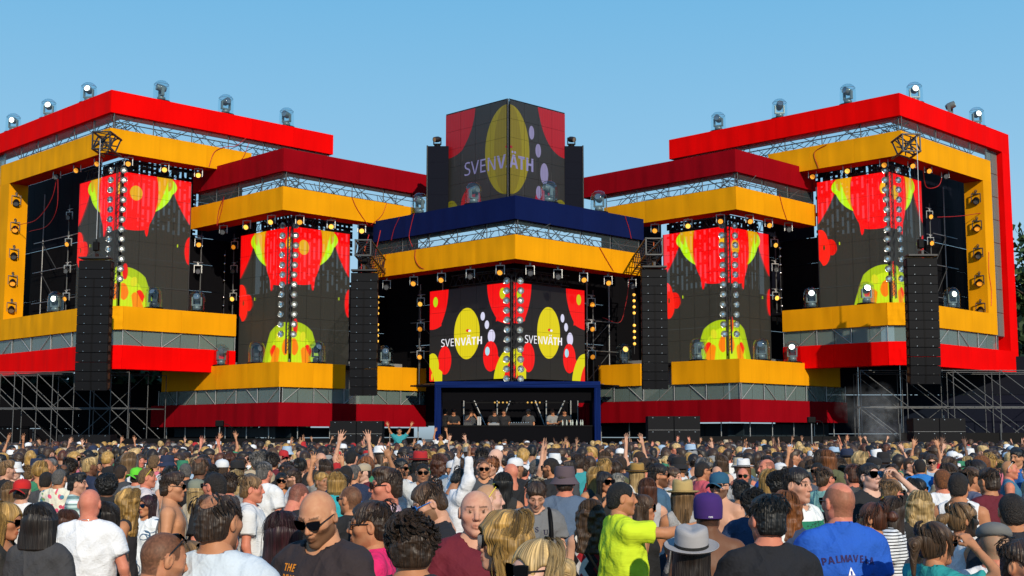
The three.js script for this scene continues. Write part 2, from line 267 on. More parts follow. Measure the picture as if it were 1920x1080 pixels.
const stageArt = canvas(768, 896, (g, w, h) => {
  const gr = g.createLinearGradient(0, 0, 0, h); gr.addColorStop(0, '#0f0f16'); gr.addColorStop(1, '#24221e'); g.fillStyle = gr; g.fillRect(0, 0, w, h);
  const E = (c, x, y, rx, ry) => ell(g, c, x * w, y * h, rx * w, ry * h), B = (c, p) => blob(g, c, p.map((v, i) => v * (i % 2 ? h : w)));
  B('#f40606', [-.01, -.01, .1, -.01, .245, -.01, .24, .2, .155, .37, .16, .4, .14, .4, .07, .44, -.01, .425]); E('#b8d80c', .075, .125, .031, .057);
  B('#f40606', [.73, -.01, .8, -.01, 1.01, -.01, 1.01, .2, 1.01, .44, .93, .43, .85, .39, .83, .42, .84, .36, .73, .2, .73, -.01]); E('#c8c40c', .915, .11, .035, .06);
  E('#ddcc0a', .48, .50, .16, .275); E('#d6d6ee', .677, .33, .027, .046); E('#d6d6ee', .728, .425, .027, .046); E('#d8d4ee', .783, .55, .044, .07);
  word(g, 'SVEN', 'VÄTH', .148 * w, .625 * h, 104, .53 * w, '#f4f2fa');
  E('#e01020', .49, .47, .02, .016); E('#eef', .515, .475, .018, .012);
  E('#f40808', .20, .775, .085, .155); E('#f40808', .115, .86, .05, .075); E('#d8d00a', .04, .83, .085, .14); B('#d8d00a', [-.01, .8, .05, .8, .17, .9, .17, .95, .17, 1.01, .1, 1.01, -.01, 1.01]);
  B('#ee2010', [-.01, .82, .05, .9, .065, 1.01, .03, 1.01, -.01, 1.01]); E('#e8c810', .035, .95, .012, .04);
  E('#f40808', .773, .76, .09, .16); E('#f40808', .85, .84, .045, .08); E('#a8dcea', .735, .705, .028, .047);
  B('#d8d00a', [.87, .8, .92, .7, 1.01, .7, 1.01, .9, 1.01, 1.01, .9, 1.01, .81, 1.01, .81, .92, .87, .8]); B('#ee2010', [1.01, .82, .95, .88, .93, 1.01, .97, 1.01, 1.01, 1.01]);
  scanlines(g, w, h, .03); g.fillStyle = '#040404'; g.fillRect(0, h - 6, 6, 6);
});
const cubeArt = canvas(1024, 768, (g, w, h) => {
  g.fillStyle = '#302f2e'; g.fillRect(0, 0, w, h);
  const E = (c, x, y, rx, ry) => ell(g, c, x * w, y * h, rx * w, ry * h), B = (c, p) => blob(g, c, p.map((v, i) => v * (i % 2 ? h : w)));
  B('#a8101c', [-.01, -.01, .1, -.01, .25, -.01, .24, .2, .14, .36, .08, .42, -.01, .41]); B('#b01220', [1.01, -.01, .9, -.01, .745, -.01, .78, .25, .88, .36, .94, .42, 1.01, .42]);
  E('#8f8412', .5, .44, .17, .40); E('#7f7212', .5, .44, .10, .40);
  for (const [x, y, a, b] of [[.69, .25, .024, .063], [.75, .40, .025, .063], [.805, .60, .037, .098], [.755, .78, .025, .06]]) E('#8d88b4', x, y, a, b);
  E('#b0141c', .215, .89, .085, .17); E('#b0141c', .14, 1.02, .06, .09); E('#7f7a14', .05, .93, .06, .12); E('#a01430', .80, .90, .085, .17); E('#7f7a14', .955, .93, .065, .12); E('#8d88b4', .755, .78, .025, .06);
  word(g, 'SVEN', 'VÄTH', .155 * w, .605 * h, 128, .56 * w, '#8f8cc0'); E('#a01828', .505, .42, .015, .012);
  g.strokeStyle = 'rgba(150,150,140,.35)'; g.lineWidth = 2; for (let i = 0; i < 26; i++) { const x = (hash3(i, 1, 1)) * w, y = hash3(i, 2, 1) * h; g.beginPath(); g.moveTo(x, y); g.lineTo(x, y + 30 + 90 * hash3(i, 3, 1)); g.stroke(); }
  scanlines(g, w, h, .06); g.fillStyle = '#040404'; g.fillRect(0, h - 6, 6, 6);
});
const ledMat = (map, k, opacity) => std([.03, .03, .03], .6, 0, { map, emissive: C3(1, 1, 1), emissiveMap: map, emissiveIntensity: k, transparent: opacity < 1, opacity });
const LED = { tall: ledMat(tallArt, 1.3, .72), stage: ledMat(stageArt, 1.05, 1), cube: std([.62, .62, .62], .5, 0, { map: cubeArt, emissive: C3(1, 1, 1), emissiveMap: cubeArt, emissiveIntensity: .25, transparent: true, opacity: .97 }) };
// one face of a screen: rows and columns of panels, u0 at the corner; art from a0 (corner) to a1 (far end)
function screenFace(t, face, u0, u1, y0, y1, a0, a1, mat, nx, ny) {
  for (let i = 0; i < nx; i++) for (let j = 0; j < ny; j++) {
    const fu = k => u0 + (u1 - u0) * k / nx, fy = k => y0 + (y1 - y0) * k / ny, g = fbox(face, fu(i) + .005, fu(i + 1) - .005, fy(j) + .005, fy(j + 1) - .005, -.07, 0), uv = g.attributes.uv;
    const A = a0 + (a1 - a0) * i / nx, B = a0 + (a1 - a0) * (i + 1) / nx;
    for (let f = 0; f < 24; f++) { if (f < 16) { uv.setXY(f, .002, .002); continue; } const x = Math.floor(f / 4) === 5 ? [1, 0, 1, 0][f % 4] : [0, 1, 0, 1][f % 4], y = [1, 1, 0, 0][f % 4]; uv.setXY(f, face === 'R' ? A + (B - A) * x : B + (A - B) * x, (j + y) / ny); }
    mesh('led_panel', g, mat, t);
  }
}
function screen(label, cat, X, D, L, R, y0, y1, mat, art, nx, ny) {
  const t = group('led_screen', label, cat, null, X, 0, -D);
  screenFace(t, 'L', .12, L, y0, y1, art[1], art[0], mat, nx[0], ny); screenFace(t, 'R', .12, R, y0, y1, art[2], art[3], mat, nx[1], ny);
  return t;
}
function headTruss(t, y, L, R) { // lattice truss from which the panels hang
  for (const [f, e] of [['L', L], ['R', R]]) { const gs = []; for (const [yy, w] of [[y, -.1], [y + .5, -.1], [y, -.6], [y + .5, -.6]]) gs.push(ft(f, .1, yy, w, e, yy, w, .028)); for (let u = .1; u < e - .3; u += .42) { gs.push(ft(f, u, y, -.1, u + .21, y + .5, -.1, .016, 5), ft(f, u + .21, y + .5, -.1, u + .42, y, -.1, .016, 5), ft(f, u, y, -.6, u + .42, y + .5, -.6, .016, 5)); } mesh('head_truss', merge(gs), MAT.darkSteel, t); }
}
const bowlGeo = new THREE.LatheGeometry([[.03, 0], [.10, .02], [.135, .07], [.15, .13], [.16, .135], [.152, .145], [.13, .075], [.095, .035], [.03, .015]].map(p => new THREE.Vector2(...p)), 18).rotateX(Math.PI / 2);
const bulbGeo = new THREE.SphereGeometry(.045, 10, 8).translate(0, 0, .07), capGeo = new THREE.CylinderGeometry(.06, .06, .03, 12).rotateX(Math.PI / 2).translate(0, 0, .115);
function lampColumn(label, X, D, y0, y1, n, sp) {
  const t = group('lamp_column', label, 'lamp column', null, X, 0, -D), gs = [];
  for (const x of [-.1, .1]) for (const z of [-.1, .1]) gs.push(tube(V(x, y0 - .9, z), V(x, y1 + .3, z), .022));
  for (let y = y0 - .8; y < y1; y += .33) gs.push(tube(V(-.1, y, .1), V(.1, y + .16, .1), .012, 5), tube(V(.1, y + .16, .1), V(-.1, y + .33, .1), .012, 5), tube(V(-.1, y, -.1), V(.1, y + .33, -.1), .012, 5));
  mesh('column_truss', merge(gs), MAT.darkSteel, t);
  for (let i = 0; i < n; i++) for (const s of [-1, 1]) {
    const y = y1 - (y1 - y0) * i / (n - 1), b = mesh('bowl_lamp', bowlGeo, MAT.chrome, t, { p: [s * (sp + .02 * Math.sin(i * .9)), y, .16], r: [-.04 + (rnd() - .5) * .12, s * .25 + (rnd() - .5) * .15, 0] });
    mesh('lamp_bulb', bulbGeo, MAT.white2, b); mesh('reflector_cap', capGeo, MAT.alu, b);
  }
  return t;
}
MAT.white2 = std([.55, .58, .55], .25, .2);
{
  const defs = [['ML', -10.65, 60.4, 4.41, 3.52, 5.45, 12.10, 'on the tower left of the booth, red and lime shapes'], ['MR', 10.34, 60.4, 3.82, 3.66, 5.6, 12.10, 'on the tower right of the booth, red and lime shapes'],
    ['L', -18.76, 59.8, 4.36, 3.76, 8.06, 14.67, 'high at the far left behind the hung speakers'], ['R', 18.05, 59.8, 3.86, 3.42, 8.22, 14.67, 'high on the far right behind the hung speakers']];
  for (const [k, X, D, L, R, y0, y1, txt] of defs) {
    const t = screen('tall folded LED screen ' + txt, 'screen', X, D, L, R, y0, y1, LED.tall, [0, .495, .505, 1], [4, 4], 6);
    headTruss(t, y1 + .1, L - .3, R - .3);
    const where = { ML: 'on the screen corner left of the centre', MR: 'on the screen corner right of the centre', L: 'on the far left screen corner', R: 'on the far right screen corner' }[k];
    lampColumn('twin row of silver bowl lamps ' + where, X, D - .4, y1 - 5.3, y1 - .1, 12, .27);
    // edge frame of the panels
    for (const [f, e] of [['L', L], ['R', R]]) mesh('edge_frame', ft(f, e + .04, y0, -.05, e + .04, y1, -.05, .03), MAT.darkSteel, t);
  }
  const c = screen('wide folded LED screen above the booth with white letters on yellow discs', 'screen', -.02, 57.4, 5.64, 5.0, 4.62, 9.02, LED.stage, [0, 1, 0, 1], [5, 4], 4);
  headTruss(c, 9.15, 4.2, 4.0);
  lampColumn('twin row of silver bowl lamps in the middle of the centre screen', .07, 56.8, 4.55, 8.95, 11, .27);
  // cube screen with its dark side blocks
  const q = screen('dark cube screen with yellow oval and lettering on top of the centre tower', 'screen', -.17, 57.5, 4.34, 3.89, 12.3, 17.6, LED.cube, [0, .5, .5, 1], [4, 4], 6);
  const gs = [ft('L', .03, 12, 0, .03, 17.62, 0, .045)]; for (const f of ['L', 'R']) { const e = f === 'L' ? 4.34 : 3.89; gs.push(ft(f, .1, 17.64, -.04, e, 17.64, -.04, .03)); for (let u = .2; u < e; u += .95) gs.push(ft(f, u, 12.2, -.13, u, 17.55, -.13, .03)); for (let y = 12.6; y < 17.5; y += 1) gs.push(ft(f, .1, y, -.13, e, y, -.13, .03)); }
  mesh('cube_frame', merge(gs), MAT.darkSteel, q);
  mesh('cube_back', merge([fbox('L', .3, 4.2, 12.3, 17.5, -.45, -.4), fbox('R', .3, 3.8, 12.3, 17.5, -.45, -.4)]), MAT.navy, q);
  for (const s of [-1, 1]) {
    const b = group('side_block', s < 0 ? 'black clad block on the left side of the cube screen' : 'black clad block on the right side of the cube screen', 'clad block', null, s < 0 ? -3.58 : 2.98, 0, -60.2);
    const w = s < 0 ? 1.0 : .86;
    for (let j = 0; j < 5; j++) mesh('clad_panel', box(w, .795, 1.6, 0, 12.4 + j * .8, -.8), MAT.navy, b);
    mesh('edge_pole', tube(V(s * (w / 2 + .03), 11.8, .02), V(s * (w / 2 + .03), 16.02, .02), .04), MAT.darkSteel, b);
  }
}
// ---------- stage booth ----------
{
  const t = group('stage_booth', 'dark blue framed performers booth with black desk beneath the centre screen', 'booth', null, .235, 0, -53);
  const W = 3.47, top = 4.3, f = .26;
  for (const s of [-1, 1]) mesh('frame_leg', new RoundedBoxGeometry(f, top - f - .004, 1.3, 2, .015).translate(s * (W - f / 2), (top - f) / 2, -.65), MAT.booth, t);
  mesh('frame_beam', new RoundedBoxGeometry(W * 2, f, 1.3, 2, .015).translate(0, top - f / 2, -.65), MAT.booth, t);
  mesh('canopy', box(W * 2 - .6, .5, .1, 0, 3.76, -.45), MAT.blackCloth, t);
  mesh('desk_front', box(W * 2 - .62, 2.42, .12, 0, 1.21, -.35), MAT.blackCloth, t); mesh('desk_top', box(W * 2 - .62, .05, 1.0, 0, 2.45, -.75), MAT.black, t);
  mesh('riser', box(10, 1.38, 4, 0, .69, -3), MAT.blackCloth, t);
  mesh('rear_curtain', box(6.8, 2.8, .06, 0, 2.9, -4.2), MAT.blackCloth, t);
  mesh('side_curtain', box(.5, 1.75, .05, 2.95, 2.6, -3.3), MAT.maroon, t); mesh('curtain_pole', tube(V(2.68, 1.4, -3.2), V(2.68, 3.6, -3.2), .03), MAT.steel, t);
  for (const s of [-1, 1]) mesh('side_wall', box(.05, 2.9, 2.7, s * (W - .06), 2.7, -2.7), MAT.blackCloth, t);
  for (const x of [-2.4, -.9, 1.3, 2.4]) mesh('post', tube(V(x, 1.4, -4), V(x, 4.2, -3.9), .032), MAT.yoke, t);
  for (const [a, b] of [[-2.0, -1.2], [-.25, -.95], [.75, 1.4], [2.2, 1.35]]) mesh('brace', tube(V(a, 3.75, -3.85), V(b, 2.0, -3.85), .032), MAT.yoke, t);
  mesh('light_bar', box(4.6, .05, .06, 0, 3.5, -3.5), MAT.black, t);
  for (let i = 0; i < 12; i++) mesh('light_cell', new THREE.SphereGeometry(.04, 8, 6).translate(-1.0 + i * .18 + (i > 5 ? .02 : 0), 3.5, -3.44), [4, 5, 6, 7].includes(i) ? MAT.black : MAT.cell, t);
  const gear = (name, label, cat, x, w, h, d, m) => { const g = group(name, label, cat, null, .235 + x, 2.478, -53.75); mesh('case', new RoundedBoxGeometry(w, h, d, 2, .01).translate(0, h / 2, 0), m, g); return g; };
  { const g = gear('laptop', 'silver laptop open on the booth desk near the left leg', 'laptop', -2.1, .34, .02, .25, MAT.alu); mesh('lid', box(.34, .24, .012, 0, .13, .14).rotateX(.2), MAT.alu, g); }
  { const g = gear('mixer', 'black mixing console in the middle of the booth desk', 'mixer', .1, .9, .1, .4, MAT.darkSteel); for (let i = 0; i < 8; i++) mesh('knob', new THREE.CylinderGeometry(.018, .02, .03, 8).translate(-.35 + i * .1, .115, .12), MAT.alu, g); }
  { const g = gear('turntable', 'record player with white platter on the desk left of the mixer', 'turntable', -1.0, .46, .09, .36, MAT.grey); mesh('platter', new THREE.CylinderGeometry(.15, .15, .02, 20).translate(0, .1, 0), MAT.alu, g); mesh('tonearm', tube(V(.17, .12, -.1), V(.08, .12, .08), .008), MAT.alu, g); }
  { const g = gear('record_case', 'white upright record case on the desk at the left', 'case', -1.62, .16, .36, .3, std([.4, .4, .4], .5)); mesh('divider', box(.02, .34, .305, 0, .18, 0), MAT.black, g); }
  for (let i = 0; i < 7; i++) { const b = group('bottle', `drinks bottle ${['nearest the mixer','second','third','fourth','fifth','sixth','at the end'][i]} of seven at the right of the booth desk`, 'bottle', 'bottles on the booth desk', .235 + 1.9 + i * .14 + (i % 3) * .03, 2.478, -53.55); mesh('glass_body', new THREE.LatheGeometry([[0, 0], [.03, 0], [.032, .12], [.014, .17], [.014, .22], [0, .22]].map(p => new THREE.Vector2(...p)), 10), std([.5, .55, .5], .2), b); mesh('cap', new THREE.CylinderGeometry(.016, .016, .02, 8).translate(0, .228, 0), MAT.alu, b); }
}
// ---------- loudspeakers ----------
function lineArray(label, X, top, bottom, D, w, n) {
  const t = group('line_array', label, 'line array', null, X, 0, -D); let y = top, z = 0, tilt = 0; const h = (top - bottom) / n;
  mesh('bumper_frame', merge([box(w * .96, .07, .6, 0, top + .1, -.1), box(.1, .22, .5, 0, top + .2, -.1), tube(V(-w * .4, top, .1), V(0, top + .42, -.1), .015), tube(V(w * .4, top, .1), V(0, top + .42, -.1), .015)]), MAT.darkSteel, t);
  mesh('chain_motor', merge([new RoundedBoxGeometry(.24, .4, .24, 2, .04).translate(0, top + .62, -.1), new THREE.CylinderGeometry(.03, .03, .12, 8).translate(0, top + .88, -.1)]), MAT.black, t);
  mesh('hoist_chain', tube(V(0, top + .85, -.1), V(0, top + 1.25 + (D < 55 ? 4.1 : 0), -.1), .02), D < 55 ? MAT.steel : MAT.cableOrange, t);
  for (let i = 0; i < n; i++) {
    const b = mesh('speaker_box', new RoundedBoxGeometry(w, h - .012, .55, 1, .012), MAT.speaker, t, { p: [0, y - h / 2, z - .25], r: [tilt, 0, 0] });
    if (i > 1) mesh('grille_gap', box(.075, h - .016, .02, 0, 0, .275), MAT.black, b);
    for (const s of [-1, 1]) { mesh('badge', box(.035, .016, .006, s * w * .26, -h * .36, .279), MAT.alu, b); mesh('side_rail', box(.012, h * .6, .3, s * (w / 2 + .006), 0, 0), MAT.darkSteel, b); }
    y -= h * Math.cos(tilt); z += h * Math.sin(tilt) * -1; if (i > n - 6) tilt += .035;
  }
}
lineArray('black line array hung at the far left in front of the yellow bands', -17.98, 9.55, 3.98, 54, 1.36, 14);
lineArray('black line array hung left of the centre screen beside the yellow lamp string', -6.54, 9.2, 3.8, 55.5, 1.17, 14);
lineArray('black line array hung right of the centre screen', 6.3, 9.36, 4.08, 55.5, 1.12, 14);
lineArray('black line array hung on the far right in front of the red band', 17.67, 9.66, 4.25, 54, 1.3, 14);
function subStack(label, X, D, top, cols = 2) {
  const t = group('subwoofer_stack', label, 'subwoofer stack', null, X, 0, -D), w = 1.06, n = 5, h = top / n;
  for (let r = 0; r < n; r++) for (let c = 0; c < cols; c++) { const b = mesh('speaker_box', new RoundedBoxGeometry(w - .02, h - .014, .9, 1, .012), MAT.speaker, t, { p: [(c - (cols - 1) / 2) * w, h * (r + .5), -.45] }); for (const s of [-1, 1]) mesh('badge', box(.04, .02, .006, s * w * .3, h * .38, .455), MAT.alu, b); mesh('edge', box(w - .05, .012, .004, 0, -h * .485, .452), MAT.grey, b); }
}
subStack('black subwoofer stack on the ground left of the booth below the dark red band', -6.25, 51, 2.64); subStack('black subwoofer stack on the ground right of the booth below the dark red band', 6.5, 51, 2.83);
subStack('black subwoofer stack at the far right below the line array', 17.15, 51, 2.75); subStack('low black subwoofer stack at the far left in front of the scaffold', -17.15, 51, 2.09);
function trussArm(label, X, Y, D, len, w) {
  const t = group('truss_arm', label, 'truss', null, X, Y, -D), gs = [], h = w / 2;
  for (const x of [-h, h]) for (const y of [-h, h]) gs.push(tube(V(x, y, .3), V(x, y, -len), w > .74 ? .05 : .045, 8));
  for (let z = .3; z > -len + .1; z -= w) { if (w > .74) gs.push(tube(V(-h, -h, z), V(h, h, z - w * .5), .03, 6), tube(V(h, -h, z - .2), V(-h, h, z - w * .5), .03, 6), tube(V(-h, 0, z - .1), V(h, 0, z - w * .6), .03, 6), tube(V(0, -h, z - .1), V(.1, h, z - .4), .03, 6)); for (const s of [-1, 1]) gs.push(tube(V(s * h, -h, z), V(s * h, h, z - w), w > .74 ? .036 : .026, 6), tube(V(-h, s * h, z), V(h, s * h, z - w), .026, 6)); }
  for (const [a, b] of [[[-h, -h], [h, -h]], [[h, -h], [h, h]], [[h, h], [-h, h]], [[-h, h], [-h, -h]], [[-h, -h], [h, h]]]) gs.push(tube(V(...a, .3), V(...b, .3), .034, 6));
  mesh('lattice', merge(gs), MAT.darkSteel, t); mesh('end_plate', merge([box(w * 1.1, .05, .05, 0, h, .32), box(w * 1.1, .05, .05, 0, -h, .32), box(.05, w, .05, -h, 0, .32), box(.05, w, .05, h, 0, .32)]), w < .74 ? MAT.dull : MAT.darkSteel, t);
  return t;
}
trussArm('dark square truss end sticking out at the corner of the far left yellow band', -18.0, 14.9, 54.6, 1.3, .76); trussArm('dark square truss end sticking out at the corner of the far right yellow band', 17.5, 14.8, 54.6, 1.3, .76);
trussArm('grey truss end above the line array left of the centre', -6.55, 10.25, 55.3, 6, .68); trussArm('grey truss end above the line array right of the centre', 6.25, 10.3, 55.3, 6, .72);
// ---------- stage lights ----------
const yokeGeo = merge([box(.03, .34, .05, -.17, -.13, 0), box(.03, .34, .05, .17, -.13, 0), box(.37, .03, .05, 0, .055, 0), box(.05, .1, .04, 0, .11, 0), new THREE.TorusGeometry(.04, .014, 6, 10).translate(0, .17, 0)]);
const canGeo = merge([new THREE.LatheGeometry([[0, -.14], [.07, -.14], [.11, -.06], [.125, .02], [.13, .14], [.12, .145], [.115, .1], [0, .09]].map(p => new THREE.Vector2(...p)), 14).rotateX(Math.PI / 2), box(.3, .03, .03)]);
const lensGeo = new THREE.CircleGeometry(.108, 16).translate(0, 0, .125);
const towerPoint = (k, f, u, y, w) => fpos(f, u, y, w).add(V(TW[k][0], 0, -TW[k][1]));
function stageLight(label, grp, pos, yaw, tilt, lens, s = 1, dark = false) {
  const t = group('stage_light', label, 'stage light', grp, pos.x, pos.y, pos.z); t.rotation.y = yaw; t.scale.setScalar(s);
  mesh('yoke', yokeGeo, dark ? MAT.darkSteel : MAT.yoke, t); const c = mesh('lamp_can', canGeo, dark ? MAT.black : MAT.darkSteel, t, { p: [0, -.2, 0], r: [tilt, 0, 0] });
  mesh('lens', lensGeo, lens, c); return t;
}
const ORD = ['first', 'second', 'third', 'fourth', 'fifth', 'sixth', 'seventh', 'eighth', 'ninth', 'tenth'];
const NAMEOF = { C: 'the centre band', ML: 'the inner left band', MR: 'the inner right band', L: 'the far left band', R: 'the far right band' };
{
  const A = MAT.amber, W = MAT.warm, O = MAT.offLens;
  const HANG = [['C', 'L', 9.44, [[9.33, O], [7.28, A], [5.28, A], [3.3, O], [1.34, A]]], ['C', 'R', 9.42, [[1.35, O], [3.18, O], [4.94, A], [6.7, A], [8.49, O]]], ['ML', 'L', 12.25, [[5.66, O], [3.57, W], [1.48, W]]], ['ML', 'R', 12.22, [[1.26, A], [3.1, W], [4.97, W]]],
    ['MR', 'L', 12.25, [[5.13, A], [3.09, W], [1.18, A]]], ['MR', 'R', 12.3, [[1.64, A], [3.26, A], [4.99, O]]], ['L', 'L', 15.12, [[6.22, O], [4.02, A], [1.87, A]]], ['L', 'R', 15.02, [[1.2, A], [3.12, W], [4.98, W]]], ['R', 'L', 14.95, [[5.01, A], [3.08, W], [1.12, A]]], ['R', 'R', 15.0, [[1.74, A], [3.4, A], [5.19, O]]]];
  for (const [k, f, y, list] of HANG) {
    const order = f === 'L' ? [...list].sort((a, b) => b[0] - a[0]) : list;
    order.forEach(([u, m], i) => stageLight(`${m === O ? 'unlit' : m === W ? 'brightly glowing' : 'amber glowing'} stage light, ${ORD[i]} on the ${f === 'L' ? 'left' : 'right'} face of ${NAMEOF[k]}`, 'stage lights hung under the yellow bands', towerPoint(k, f, u, y + .12, -.4), (f === 'L' ? -.5 : .5) * (m === O ? .2 : .35), .42, m, 1.12));
  }
  for (const [k, f, us, n] of [['L', 'L', 10.86, 'left'], ['R', 'R', 8.5, 'right']]) for (let i = 0; i < 5; i++) {
    const y = (k === 'L' ? 14.55 : 14.35) - i * 1.42, p = towerPoint(k, f, us, y, -.38);
    stageLight(`dark moving light on the inside of the ${n} yellow portal leg, ${ORD[i]} from the top`, 'moving lights on the portal legs', p, f === 'L' ? .35 : -.35, .7, i % 2 ? MAT.amber : O, 1.3, true);
  }
  // lights on short arms beside the screens
  const SIDE = [['L', 'R', -2.5, 6.36, [12.0, 10.63], [A, O]], ['ML', 'L', -2.5, 7.9, [12.04, 10.77, 9.32], [A, O, W]], ['MR', 'R', -2.5, 6.95, [12.04, 10.77, 9.3], [W, O, W]], ['MR', 'R', -2.5, 10.29, [12.43, 11.08], [A, O]], ['C', 'L', -2.5, 9.17, [8.84, 7.58, 6.18], [W, A, A]], ['C', 'R', -2.5, 7.87, [8.72, 7.5, 6.13], [A, A, A]], ['L', 'L', -2.4, 8.85, [13.7, 12.28, 10.86, 9.39], [O, A, O, A]], ['R', 'R', -2.4, 7.38, [13.57, 12.18], [A, A]]];
  const ARM = { L: 'far left', ML: 'left inner', MR: 'right inner', C: 'centre', R: 'far right' };
  SIDE.forEach(([k, f, w, u, ys, ms], q) => {
    const t = tower_[k]; mesh('light_pole', ft(f, u + .22, ys[ys.length - 1] - 1.6, w - .1, u + .22, ys[0] + .5, w - .1, .04, 8), MAT.dull, t);
    ys.forEach((y, i) => { mesh('light_arm', ft(f, u - .25, y + .22, w - .05, u + .3, y + .22, w - .05, .03), MAT.steel, t); stageLight(`${ms[i] === O ? 'unlit' : 'amber'} stage light, ${ORD[i]} down the ${q === 3 ? 'outer ' : ''}pole ${f === 'L' ? 'left' : 'right'} of the ${ARM[k]} screen`, 'stage lights on poles beside the screens', towerPoint(k, f, u, y, w), (f === 'L' ? -.3 : .3), .3, ms[i], 1.1); });
  });
  // vertical strings of small lamps
  const bulb = new THREE.SphereGeometry(.075, 12, 8);
  for (const [label, k, f, u, w, y0, y1, m, n] of [['string of glowing yellow lamps left of the centre screen, beside the hung speakers', 'C', 'L', 11.0, -1.2, 6.75, 9.0, MAT.warm, 9], ['string of glowing yellow lamps right of the centre screen, beside the hung speakers', 'C', 'R', 9.6, -1.2, 6.55, 9.0, MAT.warm, 9], ['string of small silver lamps beside the left inner screen', 'ML', 'L', 8.5, -2.3, 8.3, 11.4, MAT.chrome, 8], ['string of small silver lamps beside the right inner screen', 'MR', 'R', 7.0, -2.2, 8.6, 11.6, MAT.chrome, 8]]) {
    const p = towerPoint(k, f, u, 0, w), t = group('lamp_string', label, 'lamp string', null, p.x, 0, p.z);
    mesh('rod', tube(V(0, y0 - .5, -.08), V(0, y1 + .3, -.08), .025), MAT.darkSteel, t);
    for (let i = 0; i < n; i++) { if (i === 4) continue; mesh('lamp_bulb', bulb, m, t, { p: [0, y1 - (y1 - y0) * i / (n - 1), 0] }); }
  }
}
// ---------- glass domes with moving heads inside ----------
const domeGeo = new THREE.LatheGeometry([[.315, 0], [.32, .05], [.318, .52], [.30, .66], [.25, .77], [.16, .84], [.06, .868], [0, .872]].map(p => new THREE.Vector2(...p)), 24);
const rimGeo = merge([new THREE.TorusGeometry(.315, .012, 6, 24).rotateX(Math.PI / 2), new THREE.TorusGeometry(.287, .006, 6, 24).rotateX(Math.PI / 2).translate(0, .70, 0)]), baseGeo = new THREE.LatheGeometry([[0, -.03], [.36, -.03], [.37, 0], [.36, .03], [.2, .06], [0, .07]].map(p => new THREE.Vector2(...p)), 24);
const mhBase = new THREE.LatheGeometry([[0, 0], [.16, 0], [.16, .12], [.12, .16], [.05, .18], [0, .18]].map(p => new THREE.Vector2(...p)), 14), mhYoke = merge([box(.05, .32, .12, -.175, .16, 0), box(.05, .32, .12, .175, .16, 0), box(.4, .05, .13, 0, 0, 0)]), mhHead = new THREE.LatheGeometry([[0, -.2], [.09, -.19], [.14, -.08], [.145, .06], [.13, .2], [.118, .2], [.11, .15], [0, .14]].map(p => new THREE.Vector2(...p)), 16).rotateX(Math.PI / 2), mhLens = new THREE.CircleGeometry(.112, 18).translate(0, 0, .185);
function dome(label, pos, lens, tilt, yaw, bare = false, dark = false) {
  const t = group('dome_lamp', label, 'dome lamp', 'glass dome lamps on the stage', pos.x, pos.y, pos.z);
  mesh('base_plate', baseGeo, MAT.black, t);
  const y = mesh('lamp_base', mhBase, dark ? MAT.darkSteel : MAT.fitting, t, { p: [0, .06, 0] }); mesh('yoke', mhYoke, dark ? MAT.darkSteel : MAT.fitting, y, { p: [0, .2, 0], r: [0, yaw, 0] });
  const h = mesh('lamp_head', mhHead, dark ? MAT.black : MAT.fitting, t, { p: [0, .56, 0], r: [tilt, yaw, 0] }); mesh('lens', mhLens, lens, h);
  t.scale.setScalar(1.24);
  if (!bare) { mesh('glass_dome', domeGeo, MAT.dome, t); mesh('dome_rim', rimGeo, MAT.dull, t); }
}
